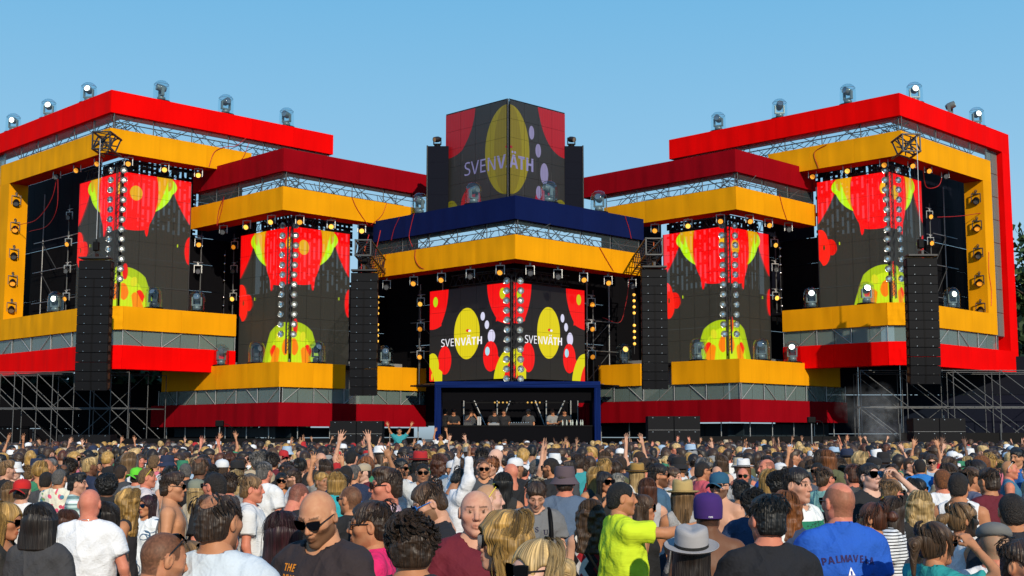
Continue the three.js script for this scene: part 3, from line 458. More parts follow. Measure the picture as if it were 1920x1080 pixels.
{
  const W = MAT.white, O = MAT.offLens;
  const list = [['L', 'L', 11.95, 18.2, W, 'on the far left red roof, nearest the left edge'], ['L', 'L', 7.72, 18.2, W, 'on the far left red roof, second from the left edge'], ['L', 'L', 3.33, 18.2, W, 'on the far left red roof, just left of its corner'], ['L', 'R', 2.86, 18.2, O, 'on the far left red roof, just right of its corner'], ['L', 'R', 6.5, 18.2, O, 'on the far left red roof, middle of its right slope'], ['L', 'R', 10.22, 18.2, O, 'on the far left red roof, near its right end'],
    ['R', 'L', 10.69, 18.05, O, 'on the far right red roof, near its left end'], ['R', 'L', 6.88, 18.05, O, 'on the far right red roof, middle of its left slope'], ['R', 'L', 2.97, 18.05, O, 'on the far right red roof, just left of its corner'], ['R', 'R', 2.5, 18.05, W, 'on the far right red roof, just right of its corner'], ['R', 'R', 6.26, 17.95, O, 'without its glass on the far right red roof', 1], ['R', 'R', 9.26, 18.05, W, 'on the far right red roof, nearest the trees'],
    ['C', 'L', 7.01, 12.59, O, 'on the navy roof, at its left end'], ['C', 'L', 3.21, 12.59, O, 'on the navy roof, left of the corner in front of the cube'], ['C', 'R', 2.69, 12.59, O, 'on the navy roof, right of the corner in front of the cube'], ['C', 'R', 6.19, 12.59, O, 'on the navy roof, at its right end'],
    ['L', 'L', 5.99, 8.06, W, 'on the far left lower yellow band, beside the line array'], ['L', 'R', 2.81, 8.06, O, 'in front of the lime tulip of the far left screen', 0, 1], ['L', 'R', 5.16, 8.06, O, 'right of the far left screen, on the lower yellow band'], ['ML', 'L', 5.73, 5.41, O, 'before the red band at the left of the inner left tower'], ['ML', 'L', 2.61, 5.41, O, 'left of the lime tulip on the inner left tower', 0, 1], ['ML', 'R', 2.47, 5.41, O, 'right of the lime tulip on the inner left tower', 0, 1], ['ML', 'R', 6.67, 5.41, O, 'right of the line array that hangs left of the booth'],
    ['MR', 'L', 7.29, 5.55, MAT.warm, 'under the yellow lamp string right of the centre screen', 0, 1], ['MR', 'L', 2.7, 5.55, O, 'left of the lime tulip on the inner right tower'], ['MR', 'R', 2.55, 5.55, O, 'right of the lime tulip on the inner right tower'], ['MR', 'R', 5.22, 5.55, W, 'before the red band at the right of the inner right tower'], ['R', 'L', 5.31, 8.23, W, 'left of the far right screen on the lower yellow band'], ['R', 'L', 2.31, 8.23, MAT.flare, 'shining brightest, below the far right screen'], ['R', 'R', 5.58, 8.23, W, 'right of the line array under the far right portal']];
  MAT.flare = std([1, 1, .9], .4, 0, { emissive: C3(1, 1, .9), emissiveIntensity: 14 });
  list.forEach(([k, f, u, y, m, txt, bare, dark], i) => dome((bare ? 'moving head lamp ' : m === W ? 'lit glass dome lamp ' : 'glass dome lamp ') + txt, towerPoint(k, f, u, y + .03, -.5), m || MAT.flare, -.1 - .5 * hash3(i, 2, 2) + (m === W ? .25 : 0), (hash3(i, 1, 1) - .5) * (m === W || !m ? .6 : 2.4), bare, dark));
  for (const s of [-1, 1]) { const p = V(s < 0 ? -3.65 : 2.9, 16.0, -60.6), t = group('moving_head', s < 0 ? 'small black moving head on top of the left block beside the cube' : 'small black moving head on top of the right block beside the cube', 'moving head', null, p.x, p.y, p.z); mesh('lamp_base', mhBase, MAT.black, t); mesh('yoke', mhYoke, MAT.black, t, { p: [0, .18, 0] }); const h = mesh('lamp_head', mhHead, MAT.darkSteel, t, { p: [0, .42, 0], r: [.3, s * .8, 0] }); mesh('lens', mhLens, MAT.offLens, h); }
}
// ---------- cables ----------
function cable(label, k, pts, r = .022, m = MAT.cable) {
  const t = new THREE.CatmullRomCurve3(pts.map(([f, u, y, w]) => towerPoint(k, f, u, y, w ?? .03)));
  const c = mesh('cable', new THREE.TubeGeometry(t, 30, r * .8, 6), m, null, { label }); c.userData.category = 'cable';
}
cable('red cable looping down the far left yellow band towards the roof gap', 'L', [['R', 7.4, 17.1], ['R', 6.8, 16.6], ['R', 6.2, 16.45], ['R', 5.6, 16.1], ['R', 5.3, 15.3]]);
cable('red cable running along the far left yellow band to the next roof', 'L', [['R', 7.6, 16.9], ['R', 7.2, 16.0], ['R', 6.6, 15.6], ['R', 5.9, 15.3]], .018);
cable('red cable hanging from the light to the left portal leg', 'L', [['L', 6.2, 15.0, -.4], ['L', 6.9, 14.0, -.5], ['L', 8.6, 13.1, -.5], ['L', 10.6, 12.9, -.3], ['L', 12.3, 11.5, .05]]);
cable('thin red cable drooping behind the left portal opening', 'L', [['L', 6.1, 15.0, -.4], ['L', 6.3, 13.4, -.5], ['L', 7.4, 12.7, -.6], ['L', 9.6, 12.6, -.6]], .016);
cable('pair of red cables down the left face of the inner left yellow band', 'ML', [['L', 5.0, 13.7], ['L', 5.4, 13.2], ['L', 5.6, 12.4]], .022);
cable('red cable beside the pair on the inner left yellow band', 'ML', [['L', 5.0, 13.75], ['L', 5.2, 13.1], ['L', 5.55, 12.35]], .02);
cable('red cable swinging down to the light above the left line array', 'ML', [['R', 4.0, 13.6], ['R', 4.3, 13.1], ['R', 5.0, 12.35]]);
cable('thin red cable curving on the right face of the inner left yellow band', 'ML', [['R', 6.2, 13.6], ['R', 5.9, 12.95], ['R', 5.2, 12.35]], .016);
cable('red cable over the left part of the navy roof band', 'C', [['L', 6.8, 12.6], ['L', 7.0, 12.1], ['L', 7.15, 11.5], ['L', 6.9, 11.0]]);
cable('dark red cable over the navy roof band further left', 'C', [['L', 7.9, 12.55], ['L', 8.3, 12.0], ['L', 8.5, 11.5]], .016);
cable('red cable running down the left of the centre yellow band', 'C', [['L', 6.7, 10.85], ['L', 6.7, 10.4], ['L', 6.3, 9.95], ['L', 5.3, 9.7, -.2]]);
cable('thin red cable near the left end of the centre yellow band', 'C', [['L', 8.9, 10.85], ['L', 9.15, 10.2], ['L', 9.1, 9.78]], .016);
cable('red cable running down the right of the centre yellow band', 'C', [['R', 5.6, 10.85], ['R', 6.1, 10.3], ['R', 6.6, 9.8]]);
cable('red cable over the right part of the navy roof band', 'C', [['R', 7.5, 12.55], ['R', 7.8, 11.95], ['R', 7.95, 11.5]], .02);
cable('red cable hanging inside the right of the centre opening', 'C', [['R', 8.2, 9.7, -.3], ['R', 8.2, 8.3, -.6], ['R', 8.0, 7.5, -.8], ['R', 7.2, 7.7, -1.2]], .018);
cable('red cable on the right face of the inner right yellow band', 'MR', [['R', 3.6, 13.7], ['R', 3.9, 13.0], ['R', 4.2, 12.5]], .018);
cable('red cable at the left of the far right yellow band', 'R', [['L', 3.9, 16.2], ['L', 4.6, 15.9], ['L', 4.4, 15.1]], .02);
cable('red cable drooping from the lights in the far right portal', 'R', [['R', 3.3, 14.9, -.6], ['R', 4.0, 14.2, -.8], ['R', 4.9, 14.4, -.6], ['R', 5.1, 14.9, -.5]], .024);
cable('red cable across the black wall of the far right portal', 'R', [['R', 5.4, 12.9, -1], ['R', 7.0, 13.1, -.6], ['R', 8.6, 13.4, -.2]], .02);
cable('orange cable hanging along the right yellow portal leg', 'R', [['R', 8.85, 11.4], ['R', 8.75, 10.4], ['R', 8.95, 9.4], ['R', 8.85, 8.6]], .022, MAT.cableOrange);
cable('red cable strap beside the truss left of the centre', 'C', [['L', 9.9, 11.9, .3], ['L', 10.2, 10.4, .5], ['L', 10.0, 9.4, .6]], .035);
cable('second red cable strap beside the truss left of the centre', 'C', [['L', 9.0, 12.0, .3], ['L', 9.2, 10.6, .5], ['L', 9.3, 9.5, .6]], .03);
// ---------- scaffolding under the outer towers ----------
MAT.pipe = std([.10, .105, .11], .55, .4);
function scaffold(label, x0, x1, z0, top, nx, seed) {
  const t = group('scaffold', label, 'scaffold', null, (x0 + x1) / 2, 0, z0), r = RNG(seed), w = (x1 - x0) / nx, cx = (x0 + x1) / 2;
  for (let k = 0; k < 3; k++) { const z = -k * 1.9;
    for (let i = 0; i <= nx; i++) { const x = x0 + i * w - cx + k * .35; mesh('post', tube(V(x, 0, z), V(x, top, z), .022, 6), MAT.pipe, t); if (i < nx) for (let j = 0; j < 3; j++) { const y0 = j * top / 3; if (r() < .8) mesh('brace', (i + j + k) % 2 || r() < .6 ? tube(V(x, y0 + top / 3, z + .04), V(x + w, y0, z + .04), .022, 5) : tube(V(x, y0, z + .04), V(x + w, y0 + top / 3, z + .04), .017, 5), MAT.pipe, t); } }
    for (let j = 1; j <= 3; j++) mesh('ledger', tube(V(x0 - cx + k * .35, j * top / 3 - .02, z + .03), V(x1 - cx + k * .35, j * top / 3 - .02, z + .03), .021, 6), MAT.pipe, t); }
  for (let i = 0; i <= nx; i += 2) for (const y of [top / 3, top * 2 / 3]) mesh('transom', tube(V(x0 + i * w - cx, y, 0), V(x0 + i * w - cx + .7, y, -3.8), .022, 5), MAT.dull, t);
}
scaffold('open grey scaffold under the far left tower, dark trees behind', -28.6, -17.9, -59.2, 5.0, 6, 3); scaffold('open grey scaffold under the far right tower in front of dark sheeting', 16.4, 29.5, -59.6, 5.1, 6, 5);
{ // dark sheeting behind the right scaffold and the perimeter fence
  const t = group('scrim_wall', 'dark blue black sheeting behind the scaffold under the right tower', 'sheeting', null, 23, 0, -66.2); for (let i = 0; i < 8; i++) for (let j = 0; j < 3; j++) mesh('sheet', box(2.18, 2.0, .04, -8.2 + i * 2.2, 1.1 + j * 2.02, 0), blk([.004 + .001 * (i % 3), .007, .0125 + .003 * (j % 2)], .9), t);
  const a = group('scrim_wall', 'black sheeting added for the dark shade behind the scaffold under the left tower', 'sheeting', null, -25, 0, -68); for (let i = 0; i < 8; i++) for (let j = 0; j < 2; j++) mesh('sheet', box(2.38, 2.35, .04, -9 + i * 2.4, 1.2 + j * 2.38 , 0), MAT.blackCloth, a);  // left sheeting is added, its black stands in for the shade among trees
  const b = group('perimeter_fence', 'black fence panels at the right end of the stage front', 'fence', null, 24, 0, -55.5); for (let i = 0; i < 6; i++) { mesh('fence_panel', box(2.16, 2.15, .05, -6 + i * 2.2, 1.09, 0), MAT.black, b); mesh('fence_post', tube(V(-7.1 + i * 2.2, 0, .06), V(-7.1 + i * 2.2, 2.55, .06), .04), MAT.dull, b); }
  const c = group('perimeter_fence', 'black fence panels under the scaffold at the left end of the stage front', 'fence', null, -15.2, 0, -56.3); for (let i = 0; i < 7; i++) mesh('fence_panel', box(1.75, 1.9, .05, -2 + i * 1.77, .96, 0), MAT.black, c);
  const d = group('perimeter_fence', 'black fence panels before the dark red band right of the booth', 'fence', null, 12.6, 0, -55.8); for (let i = 0; i < 7; i++) mesh('fence_panel', box(1.75, 2.0, .05, -5.2 + i * 1.77, 1.01, 0), MAT.black, d);
}
for (const [x, y, z, lab] of [[-12.3, 2.55, -53.5, 'left of the left subwoofers'], [12.6, 2.7, -53.5, 'right of the right subwoofers']]) { const t = group('light_stand', 'small dark floodlight on a thin stand ' + lab, 'floodlight', null, x, 0, z); mesh('stand_pole', tube(V(0, 0, 0), V(0, y - .1, 0), .025), MAT.steel, t); mesh('lamp_housing', new RoundedBoxGeometry(.34, .26, .22, 2, .04).translate(0, y, 0), MAT.black, t); mesh('stand_cable', new THREE.TubeGeometry(new THREE.CatmullRomCurve3([V(.1, y, 0), V(.45, y - .1, 0), V(.5, y - .6, 0), V(.3, y - 1.2, 0)]), 12, .015, 5), MAT.black, t); }
// ---------- smoke drifting up from the machines beside the fence ----------
{
  const a = dataTex(128, (u, v) => { const r = Math.hypot(u - .5, v - .5) * 2, n = .55 * tn(u, v, 5, 71) + .45 * tn(u, v, 11, 72); return Math.max(0, 1 - r * r) * Math.max(0, n - .2) * .075; }, false), m = std([.62, .66, .72], 1, 0, { alphaMap: a, transparent: true, side: THREE.DoubleSide, depthWrite: false }), r = RNG(88);
  for (const [x, y, z, label] of [[16.0, 1.5, -55, 'thin bluish smoke drifting above the heads near the right subwoofers']]) {
    const gs = []; const nn = x > 0 ? 22 : 7; for (let i = 0; i < nn; i++) { const t = i / nn * (x > 0 ? 1 : .4), s = .8 + 1.3 * t * r() + .6 * r(); gs.push(new THREE.PlaneGeometry(s, s).rotateZ(r() * 6.3).rotateX((r() - .5) * 1.2).rotateY((r() - .5) * 1.6).translate((r() - .5) * (1.2 + t * 1.6) - t * .4, t * 2.1 + r() * .4, (r() - .5) * 1.2)); }
    const o = mesh('smoke', merge(gs), m, null, { kind: 'stuff', p: [x, y, z], label }); o.userData.category = 'smoke'; o.castShadow = false;
  }
}
// ---------- trees ----------
const leafMats = [[.045, .088, .020], [.022, .050, .014], [.062, .105, .024]].map(c => std(c, .75, 0, { side: THREE.DoubleSide }));
function tree(label, x, z, H, R, seed) {
  const t = group('tree', label, 'tree', 'trees behind the stage', x, 0, z), r = RNG(seed), tr = [];
  tr.push(tube(V(0, 0, 0), V(.1, H * .55, 0), .28, 8, .16), tube(V(.1, H * .55, 0), V(0, H * .9, .1), .16, 7, .05));
  for (let i = 0; i < 9; i++) { const a = r() * 6.28, y = H * (.3 + .5 * r()); tr.push(tube(V(.05, y, 0), V(Math.cos(a) * R * .7, y + R * .5, Math.sin(a) * R * .7), .09, 6, .03)); }
  mesh('trunk', merge(tr), std([.035, .025, .018], .95), t);
  const n = 5200, leaf = new THREE.PlaneGeometry(.34, .26); 
  const clumps = []; for (let i = 0; i < 46; i++) { const a = r() * 6.28, v = r(), y = H * (.22 + .78 * v), rr = R * Math.pow(Math.sin(Math.PI * Math.min(1, .14 + .84 * v)), .7) * (.35 + .65 * Math.sqrt(r())); clumps.push([Math.cos(a) * rr, y, Math.sin(a) * rr, R * (.22 + .2 * r())]); }
  const pos = [], nor = [], uv = [], e = new THREE.Euler(), q = new THREE.Quaternion();
  for (let i = 0; i < n; i++) { const c = clumps[i % clumps.length]; let dx = r() * 2 - 1, dy = r() * 2 - 1, dz = r() * 2 - 1; const l = Math.hypot(dx, dy, dz) || 1, s = c[3] * (.55 + .5 * r()) / l; e.set(r() * 3, r() * 6.3, r() * 3); q.setFromEuler(e); const g = leaf.attributes.position, sc = .7 + .7 * r(), ix = [0, 2, 1, 2, 3, 1]; const nn = V(0, 0, 1).applyQuaternion(q); for (const k of ix) { const v = V(g.getX(k) * sc, g.getY(k) * sc, g.getZ(k)).applyQuaternion(q); pos.push(c[0] + dx * s + v.x, c[1] + dy * s * .8 + v.y, c[2] + dz * s + v.z); nor.push(nn.x, nn.y, nn.z); uv.push(0, 0); } }
  const g = new THREE.BufferGeometry(); g.setAttribute('position', new THREE.Float32BufferAttribute(pos, 3)); g.setAttribute('normal', new THREE.Float32BufferAttribute(nor, 3)); g.setAttribute('uv', new THREE.Float32BufferAttribute(uv, 2));
  mesh('crown', g, leafMats[seed % 3], t, { kind: 'stuff' });
}
tree('tall dark green tree at the right edge behind the red frame leg', 33.5, -76, 15.5, 4.6, 11); tree('lower dark green tree beside the tall one at the right edge', 30.2, -80, 12.2, 4.2, 13); tree('bushy green tree low at the right edge', 35, -70, 9.5, 4.2, 12); tree('dark tree seen under the right tower', 29.5, -73, 8, 4, 16);
tree('dark tree behind the left scaffold near the left edge', -30.5, -73, 9, 4.4, 21); tree('dark tree behind the middle of the left scaffold', -25, -75, 8.6, 4.6, 22); tree('dark tree behind the right part of the left scaffold', -19.6, -76, 8.2, 4.4, 23); tree('small dark tree behind the left scaffold, left of the red base', -16.5, -79, 8, 4, 25);
// ---------- people: signed distance figures ----------
const smin = (a, b, k) => { const h = Math.max(k - Math.abs(a - b), 0) / k; return Math.min(a, b) - h * h * k * .25; };
const smax = (a, b, k) => -smin(-a, -b, k);
function cap(x, y, z, A, B, ra, rb) { const bx = B[0] - A[0], by = B[1] - A[1], bz = B[2] - A[2], px = x - A[0], py = y - A[1], pz = z - A[2], h = Math.max(0, Math.min(1, (px * bx + py * by + pz * bz) / (bx * bx + by * by + bz * bz))), dx = px - bx * h, dy = py - by * h, dz = pz - bz * h; return Math.sqrt(dx * dx + dy * dy + dz * dz) - ra - (rb - ra) * h; }
function el(x, y, z, cx, cy, cz, rx, ry, rz) { const X = (x - cx) / rx, Y = (y - cy) / ry, Z = (z - cz) / rz, k0 = Math.sqrt(X * X + Y * Y + Z * Z), a = X / rx, b = Y / ry, c = Z / rz, k1 = Math.sqrt(a * a + b * b + c * c); return k1 < 1e-9 ? -Math.min(rx, ry, rz) : k0 * (k0 - 1) / k1; }
const sp = (x, y, z, cx, cy, cz, r) => Math.sqrt((x - cx) ** 2 + (y - cy) ** 2 + (z - cz) ** 2) - r;
// naive surface nets over a box: returns positions, normals and triangle indices
function nets(f, lo, hi, c) {
  const n = [0, 1, 2].map(i => Math.ceil((hi[i] - lo[i]) / c) + 1), [nx, ny, nz] = n, F = new Float32Array(nx * ny * nz), id = (i, j, k) => (k * ny + j) * nx + i;
  for (let k = 0, q = 0; k < nz; k++) for (let j = 0; j < ny; j++) for (let i = 0; i < nx; i++, q++) F[q] = f(lo[0] + i * c, lo[1] + j * c, lo[2] + k * c);
  const vid = new Int32Array(nx * ny * nz).fill(-1), pos = [], nor = [], idx = [];
  const E = [[0, 1], [2, 3], [4, 5], [6, 7], [0, 2], [1, 3], [4, 6], [5, 7], [0, 4], [1, 5], [2, 6], [3, 7]], off = [0, 1, nx, nx + 1, nx * ny, nx * ny + 1, nx * ny + nx, nx * ny + nx + 1], v = new Float64Array(8);
  for (let k = 0; k < nz - 1; k++) for (let j = 0; j < ny - 1; j++) for (let i = 0; i < nx - 1; i++) {
    const b = id(i, j, k); let m = 0; for (let q = 0; q < 8; q++) { v[q] = F[b + off[q]]; if (v[q] < 0) m |= 1 << q; }
    if (m === 0 || m === 255) continue;
    let x = 0, y = 0, z = 0, cnt = 0;
    for (const [a, d] of E) { if ((v[a] < 0) === (v[d] < 0)) continue; const t = v[a] / (v[a] - v[d]); x += (a & 1) + ((d & 1) - (a & 1)) * t; y += (a >> 1 & 1) + ((d >> 1 & 1) - (a >> 1 & 1)) * t; z += (a >> 2) + ((d >> 2) - (a >> 2)) * t; cnt++; }
    x /= cnt; y /= cnt; z /= cnt;
    vid[b] = pos.length / 3; pos.push(lo[0] + (i + x) * c, lo[1] + (j + y) * c, lo[2] + (k + z) * c);
    const l = (a, b2, t) => a + (b2 - a) * t;
    let gx = l(l(v[1] - v[0], v[3] - v[2], y), l(v[5] - v[4], v[7] - v[6], y), z), gy = l(l(v[2] - v[0], v[3] - v[1], x), l(v[6] - v[4], v[7] - v[5], x), z), gz = l(l(v[4] - v[0], v[5] - v[1], x), l(v[6] - v[2], v[7] - v[3], x), y);
    const L = Math.hypot(gx, gy, gz) || 1; nor.push(gx / L, gy / L, gz / L);
  }
  const quad = (a, b, c2, d, flip) => { if (a < 0 || b < 0 || c2 < 0 || d < 0) return; flip ? idx.push(a, c2, b, a, d, c2) : idx.push(a, b, c2, a, c2, d); };
  for (let k = 1; k < nz - 1; k++) for (let j = 1; j < ny - 1; j++) for (let i = 1; i < nx - 1; i++) {
    const b = id(i, j, k), s = F[b] < 0;
    if (s !== F[b + 1] < 0) quad(vid[b - nx - nx * ny], vid[b - nx * ny], vid[b], vid[b - nx], !s);
    if (s !== F[b + nx] < 0) quad(vid[b - 1 - nx * ny], vid[b - 1], vid[b], vid[b - nx * ny], !s);
    if (s !== F[b + nx * ny] < 0) quad(vid[b - 1 - nx], vid[b - nx], vid[b], vid[b - 1], !s);
  }
  return { pos, nor, idx };
}
// geometry builder
class GB {
  constructor() { this.p = []; this.n = []; this.c = []; this.u = []; this.i = []; }
  add(m, mat, colour, uv) {
    const b = this.p.length / 3, v = V(0, 0, 0), w = V(0, 0, 0), nm = mat && new THREE.Matrix3().getNormalMatrix(mat);
    for (let q = 0; q < m.pos.length; q += 3) {
      v.set(m.pos[q], m.pos[q + 1], m.pos[q + 2]); w.set(m.nor[q], m.nor[q + 1], m.nor[q + 2]);
      const c = m.col ? [m.col[q], m.col[q + 1], m.col[q + 2]] : colour ? colour(v.x, v.y, v.z) : [1, 1, 1], t = m.uv ? [m.uv[q / 3 * 2], m.uv[q / 3 * 2 + 1]] : uv ? uv(v.x, v.y, v.z) : [v.x, v.y];
      if (mat) { v.applyMatrix4(mat); w.applyMatrix3(nm).normalize(); }
      this.p.push(v.x, v.y, v.z); this.n.push(w.x, w.y, w.z); this.c.push(...c); this.u.push(...t);
    }
    for (const t of m.idx) this.i.push(t + b); return this;
  }
  geo() { const g = new THREE.BufferGeometry(); g.setAttribute('position', new THREE.Float32BufferAttribute(this.p, 3)); g.setAttribute('normal', new THREE.Float32BufferAttribute(this.n, 3)); g.setAttribute('color', new THREE.Float32BufferAttribute(this.c, 3)); g.setAttribute('uv', new THREE.Float32BufferAttribute(this.u, 2)); g.setIndex(this.i); return g; }
}
const fromGeo = g => ({ pos: g.attributes.position.array, nor: g.attributes.normal.array, uv: g.attributes.uv?.array, idx: g.index ? g.index.array : [...Array(g.attributes.position.count).keys()] });
const cache = new Map(), cached = (k, f) => { if (!cache.has(k)) cache.set(k, f()); return cache.get(k); };

// --- head, in axes of the neck pivot: y up, z forward ---
const HC = [0, .130, -.012], HR = [.0755, .095, .0985];
function headField(f) {
  const jw = f ? .041 : .048, nr = f ? .045 : .056;
  return (x, y, z) => {
    const ax = Math.abs(x);
    let d = el(x, y, z, ...HC, ...HR);
    d = smin(d, el(x, y, z, 0, .078, .020, .0605, .092, .066), .03);
    d = smin(d, cap(ax, y, z, [jw, .05, -.005], [.008, f ? .010 : .004, .066], .019, .019), .03);
    d = smin(d, sp(x, y, z, 0, f ? .013 : .008, .071, .0185), .018);
    d = smin(d, sp(ax, y, z, .043, .092, .052, .024), .025);
    d = smin(d, cap(ax, y, z, [.008, .137, .084], [.045, .136, .069], f ? .006 : .0095, .008), .014);
    d = smax(d, -sp(ax, y, z, .032, .118, .1005, .0165), .014);
    d = smin(d, sp(ax, y, z, .031, .117, .0755, .0125), .004);
    d = smin(d, cap(x, y, z, [0, .128, .084], [0, .084, f ? .104 : .109], .0085, .012), .012);
    d = smin(d, sp(ax, y, z, .0115, .078, .095, .0085), .008);
    d = smin(d, sp(x, y, z, 0, .047, .074, .022), .016);
    d = smin(d, cap(ax, y, z, [0, .0475, .0955], [.019, .044, .085], .0058, .004), .006);
    d = smin(d, cap(ax, y, z, [0, .034, .093], [.015, .037, .085], .0068, .004), .006);
    d = smax(d, -cap(ax, y, z, [0, .0408, .102], [.02, .0405, .093], .0035, .003), .004);
    d = smin(d, el(ax, y - z * .25, z, .0795, .108, -.012, .0105, .033, .0205), .007);
    d = smax(d, -el(ax, y, z, .091, .108, -.006, .008, .019, .010), .005);
    d = smin(d, cap(x, y, z, [0, .045, -.028], [0, -.11, -.034], nr, nr * 1.08), .03);
    return d;
  };
}
// relative colours over the skin tone: lips, brows, eyes, cropped scalp
function headColour(f, scalp, hc) {
  return (x, y, z) => {
    const ax = Math.abs(x); let c = [1, .97 + .03 * Math.sin(x * 40), 1];
    const mixc = (t, q) => { t = Math.max(0, Math.min(1, t)); c = c.map((v, i) => v + (q[i] - v) * t); };
    { const m = 1 + .09 * noise3(x * 45, y * 45, z * 45) + .07 * noise3(x * 130, y * 130, z * 130); c = c.map((v, i) => v * (1 + (m - 1) * (i ? 1.25 : .6))); }
    if (z > .05) { const ch = 1 - Math.hypot((ax - .04) / .03, (y - .078) / .03); if (ch > 0) mixc(ch * .6, [1.02, .82, .8]); const no = 1 - Math.hypot(x / .02, (y - .085) / .025, (z - .1) / .03); if (no > 0) mixc(no * .7, [1.02, .84, .8]); }
    if (z > .078 && ax < .021 && y > .028 && y < .053) mixc(.75, f ? [.85, .45, .46] : [.82, .6, .58]);
    if (z > .05 && ax > .011 && ax < .05 && y > .1365 && y < .147) mixc(f ? .6 : .8, hc);
    if (z > .072 && sp(ax, y, z, .031, .117, .0755, .0150) < 0) { mixc(1, [.95, 1, 1.05]); if (Math.hypot(ax - .031, y - .117) < .0068) mixc(1, [.10, .09, .08]); else if (y > .123) mixc(1, [.25, .2, .18]); }
    if (!f && scalp !== 'smooth' && y < .085 && y > -.02 && z > -.01 && !(z > .07 && y > .055 && ax < .02)) { const bd = scalp === 'beard' ? .75 : .20; if (ax > .028 || y < .06) mixc(bd * (y < .07 || ax > .05 ? 1 : .5), hc); }
    if (scalp === 'balding' && y > .14) mixc(.38 + .35 * noise3(x * 170, y * 170, z * 170), hc);
    if (scalp === 'buzz' || scalp === 'thin') { const front = .172 + .012 * Math.sin(ax * 70) - (z < .03 ? 1 : 0) * .2, side = z < .035 && y > (z < -.045 ? .035 : .105 + Math.max(0, z) * .4) && !(ax > .074 && y < .14 && z > -.035); const top = scalp === 'thin' && (Math.hypot(x / .055, (z + .005) / .095) < 1 && y > .165); if ((side || (y > .178 && z < .062)) && !top) mixc((scalp === 'buzz' ? .72 : .6) + .16 * noise3(x * 160, y * 160, z * 160), hc); }
    return c;
  };
}
const headMesh = (f, res) => cached('head' + f + res, () => nets(headField(f), [-.105, -.12, -.125], [.105, .24, .13], res));
// --- hands: fingers along -y, palm towards +z, thumb towards +x ---
function handMesh(pose, res) {
  return cached('hand' + pose + res, () => {
    const curl = { relax: .45, open: .08, fist: 1.35, grip: .95 }[pose], spread = pose === 'open' ? .055 : .012, seg = [];
    const L = [.068, .078, .073, .056], X = [.030, .0105, -.009, -.028];
    for (let i = 0; i < 4; i++) { let p = [X[i], -.088 + (i === 3 ? .008 : 0), 0], a = curl * .5, sx = X[i] * spread / .03; const ll = [.45, .32, .27]; for (let s = 0; s < 3; s++) { const l = L[i] * ll[s] * 1.15, q = [p[0] + sx * l / .06 * .5, p[1] - Math.cos(a) * l, p[2] + Math.sin(a) * l]; seg.push([p, q, .0088 - s * .0009, .0082 - s * .0009]); p = q; a += curl * .75; } }
    const th = pose === 'fist' || pose === 'grip' ? [[.034, -.03, .012], [.045, -.062, .032], [.022, -.085, .042]] : [[.034, -.026, .008], [.060, -.058, .018], [.066, -.09, .024]];
    seg.push([th[0], th[1], .013, .0108], [th[1], th[2], .0105, .0088]);
    const f = (x, y, z) => { let d = el(x, y, z, 0, -.052, 0, .042, .058, .0165); d = smin(d, cap(x, y, z, [0, .03, 0], [0, -.02, 0], .026, .027), .02); d = smin(d, cap(x, y, z, [-.026, -.085, 0], [.028, -.088, 0], .0105, .0105), .012); for (const s of seg) d = smin(d, cap(x, y, z, ...s), .006); return d; };
    return nets(f, [-.062, -.19, -.045], [.09, .05, .1], res);
  });
}
// --- body without head; facing +z, the figure's left is +x ---
const ARMS = { // elbow, wrist of the left arm (x mirrored for the right), hand pose, palm normal
  down: { e: [.245, 1.13, -.02], w: [.250, .885, .055], h: 'relax', n: [-1, 0, 0] }, out: { e: [.29, 1.14, -.03], w: [.31, .91, .06], h: 'relax', n: [-1, 0, 0] },
  up: { e: [.27, 1.62, .06], w: [.22, 1.86, .08], h: 'open', n: [0, 0, 1] }, upv: { e: [.34, 1.60, .02], w: [.43, 1.83, .06], h: 'open', n: [0, 0, 1] },
  fold: { e: [.235, 1.14, .03], w: [.06, 1.13, .24], h: 'grip', n: [0, 1, 0] }, phone: { e: [.24, 1.14, .02], w: [.055, 1.14, .25], h: 'grip', n: [0, 1, .2] },
  point: { e: [.47, 1.41, .03], w: [.72, 1.45, .06], h: 'relax', n: [0, -1, 0] }, hip: { e: [.36, 1.17, -.06], w: [.19, 1.02, .06], h: 'fist', n: [-1, 0, 0] },
  head: { e: [.40, 1.47, .12], w: [.21, 1.63, .10], h: 'grip', n: [-1, 0, 0] }, face: { e: [.29, 1.22, .16], w: [.12, 1.45, .2], h: 'grip', n: [-.6, 0, -1] }, drink: { e: [.25, 1.15, .03], w: [.20, 1.22, .27], h: 'grip', n: [-1, 0, 0] },
  ahead: { e: [.195, 1.385, .275], w: [.16, 1.44, .53], h: 'relax', n: [0, -1, 0] }, fwd: { e: [.27, 1.30, .24], w: [.24, 1.38, .48], h: 'relax', n: [0, -1, 0] }, shoulder: { e: [.42, 1.36, .12], w: [.62, 1.44, .22], h: 'relax', n: [0, -1, 0] },
};
const SH = f => f ? [.162, 1.395, -.012] : [.187, 1.405, -.012];
function armPts(f, a, s) { const S = SH(f), q = ARMS[a], k = f ? .94 : 1; const dx = f ? -.02 : 0; return { S: [S[0] * s, S[1], S[2]], E: [(q.e[0] + dx) * s, q.e[1], q.e[2]], W: [(q.w[0] + dx) * s, q.w[1], q.w[2]], h: q.h, n: [q.n[0] * s, q.n[1], q.n[2]] }; }
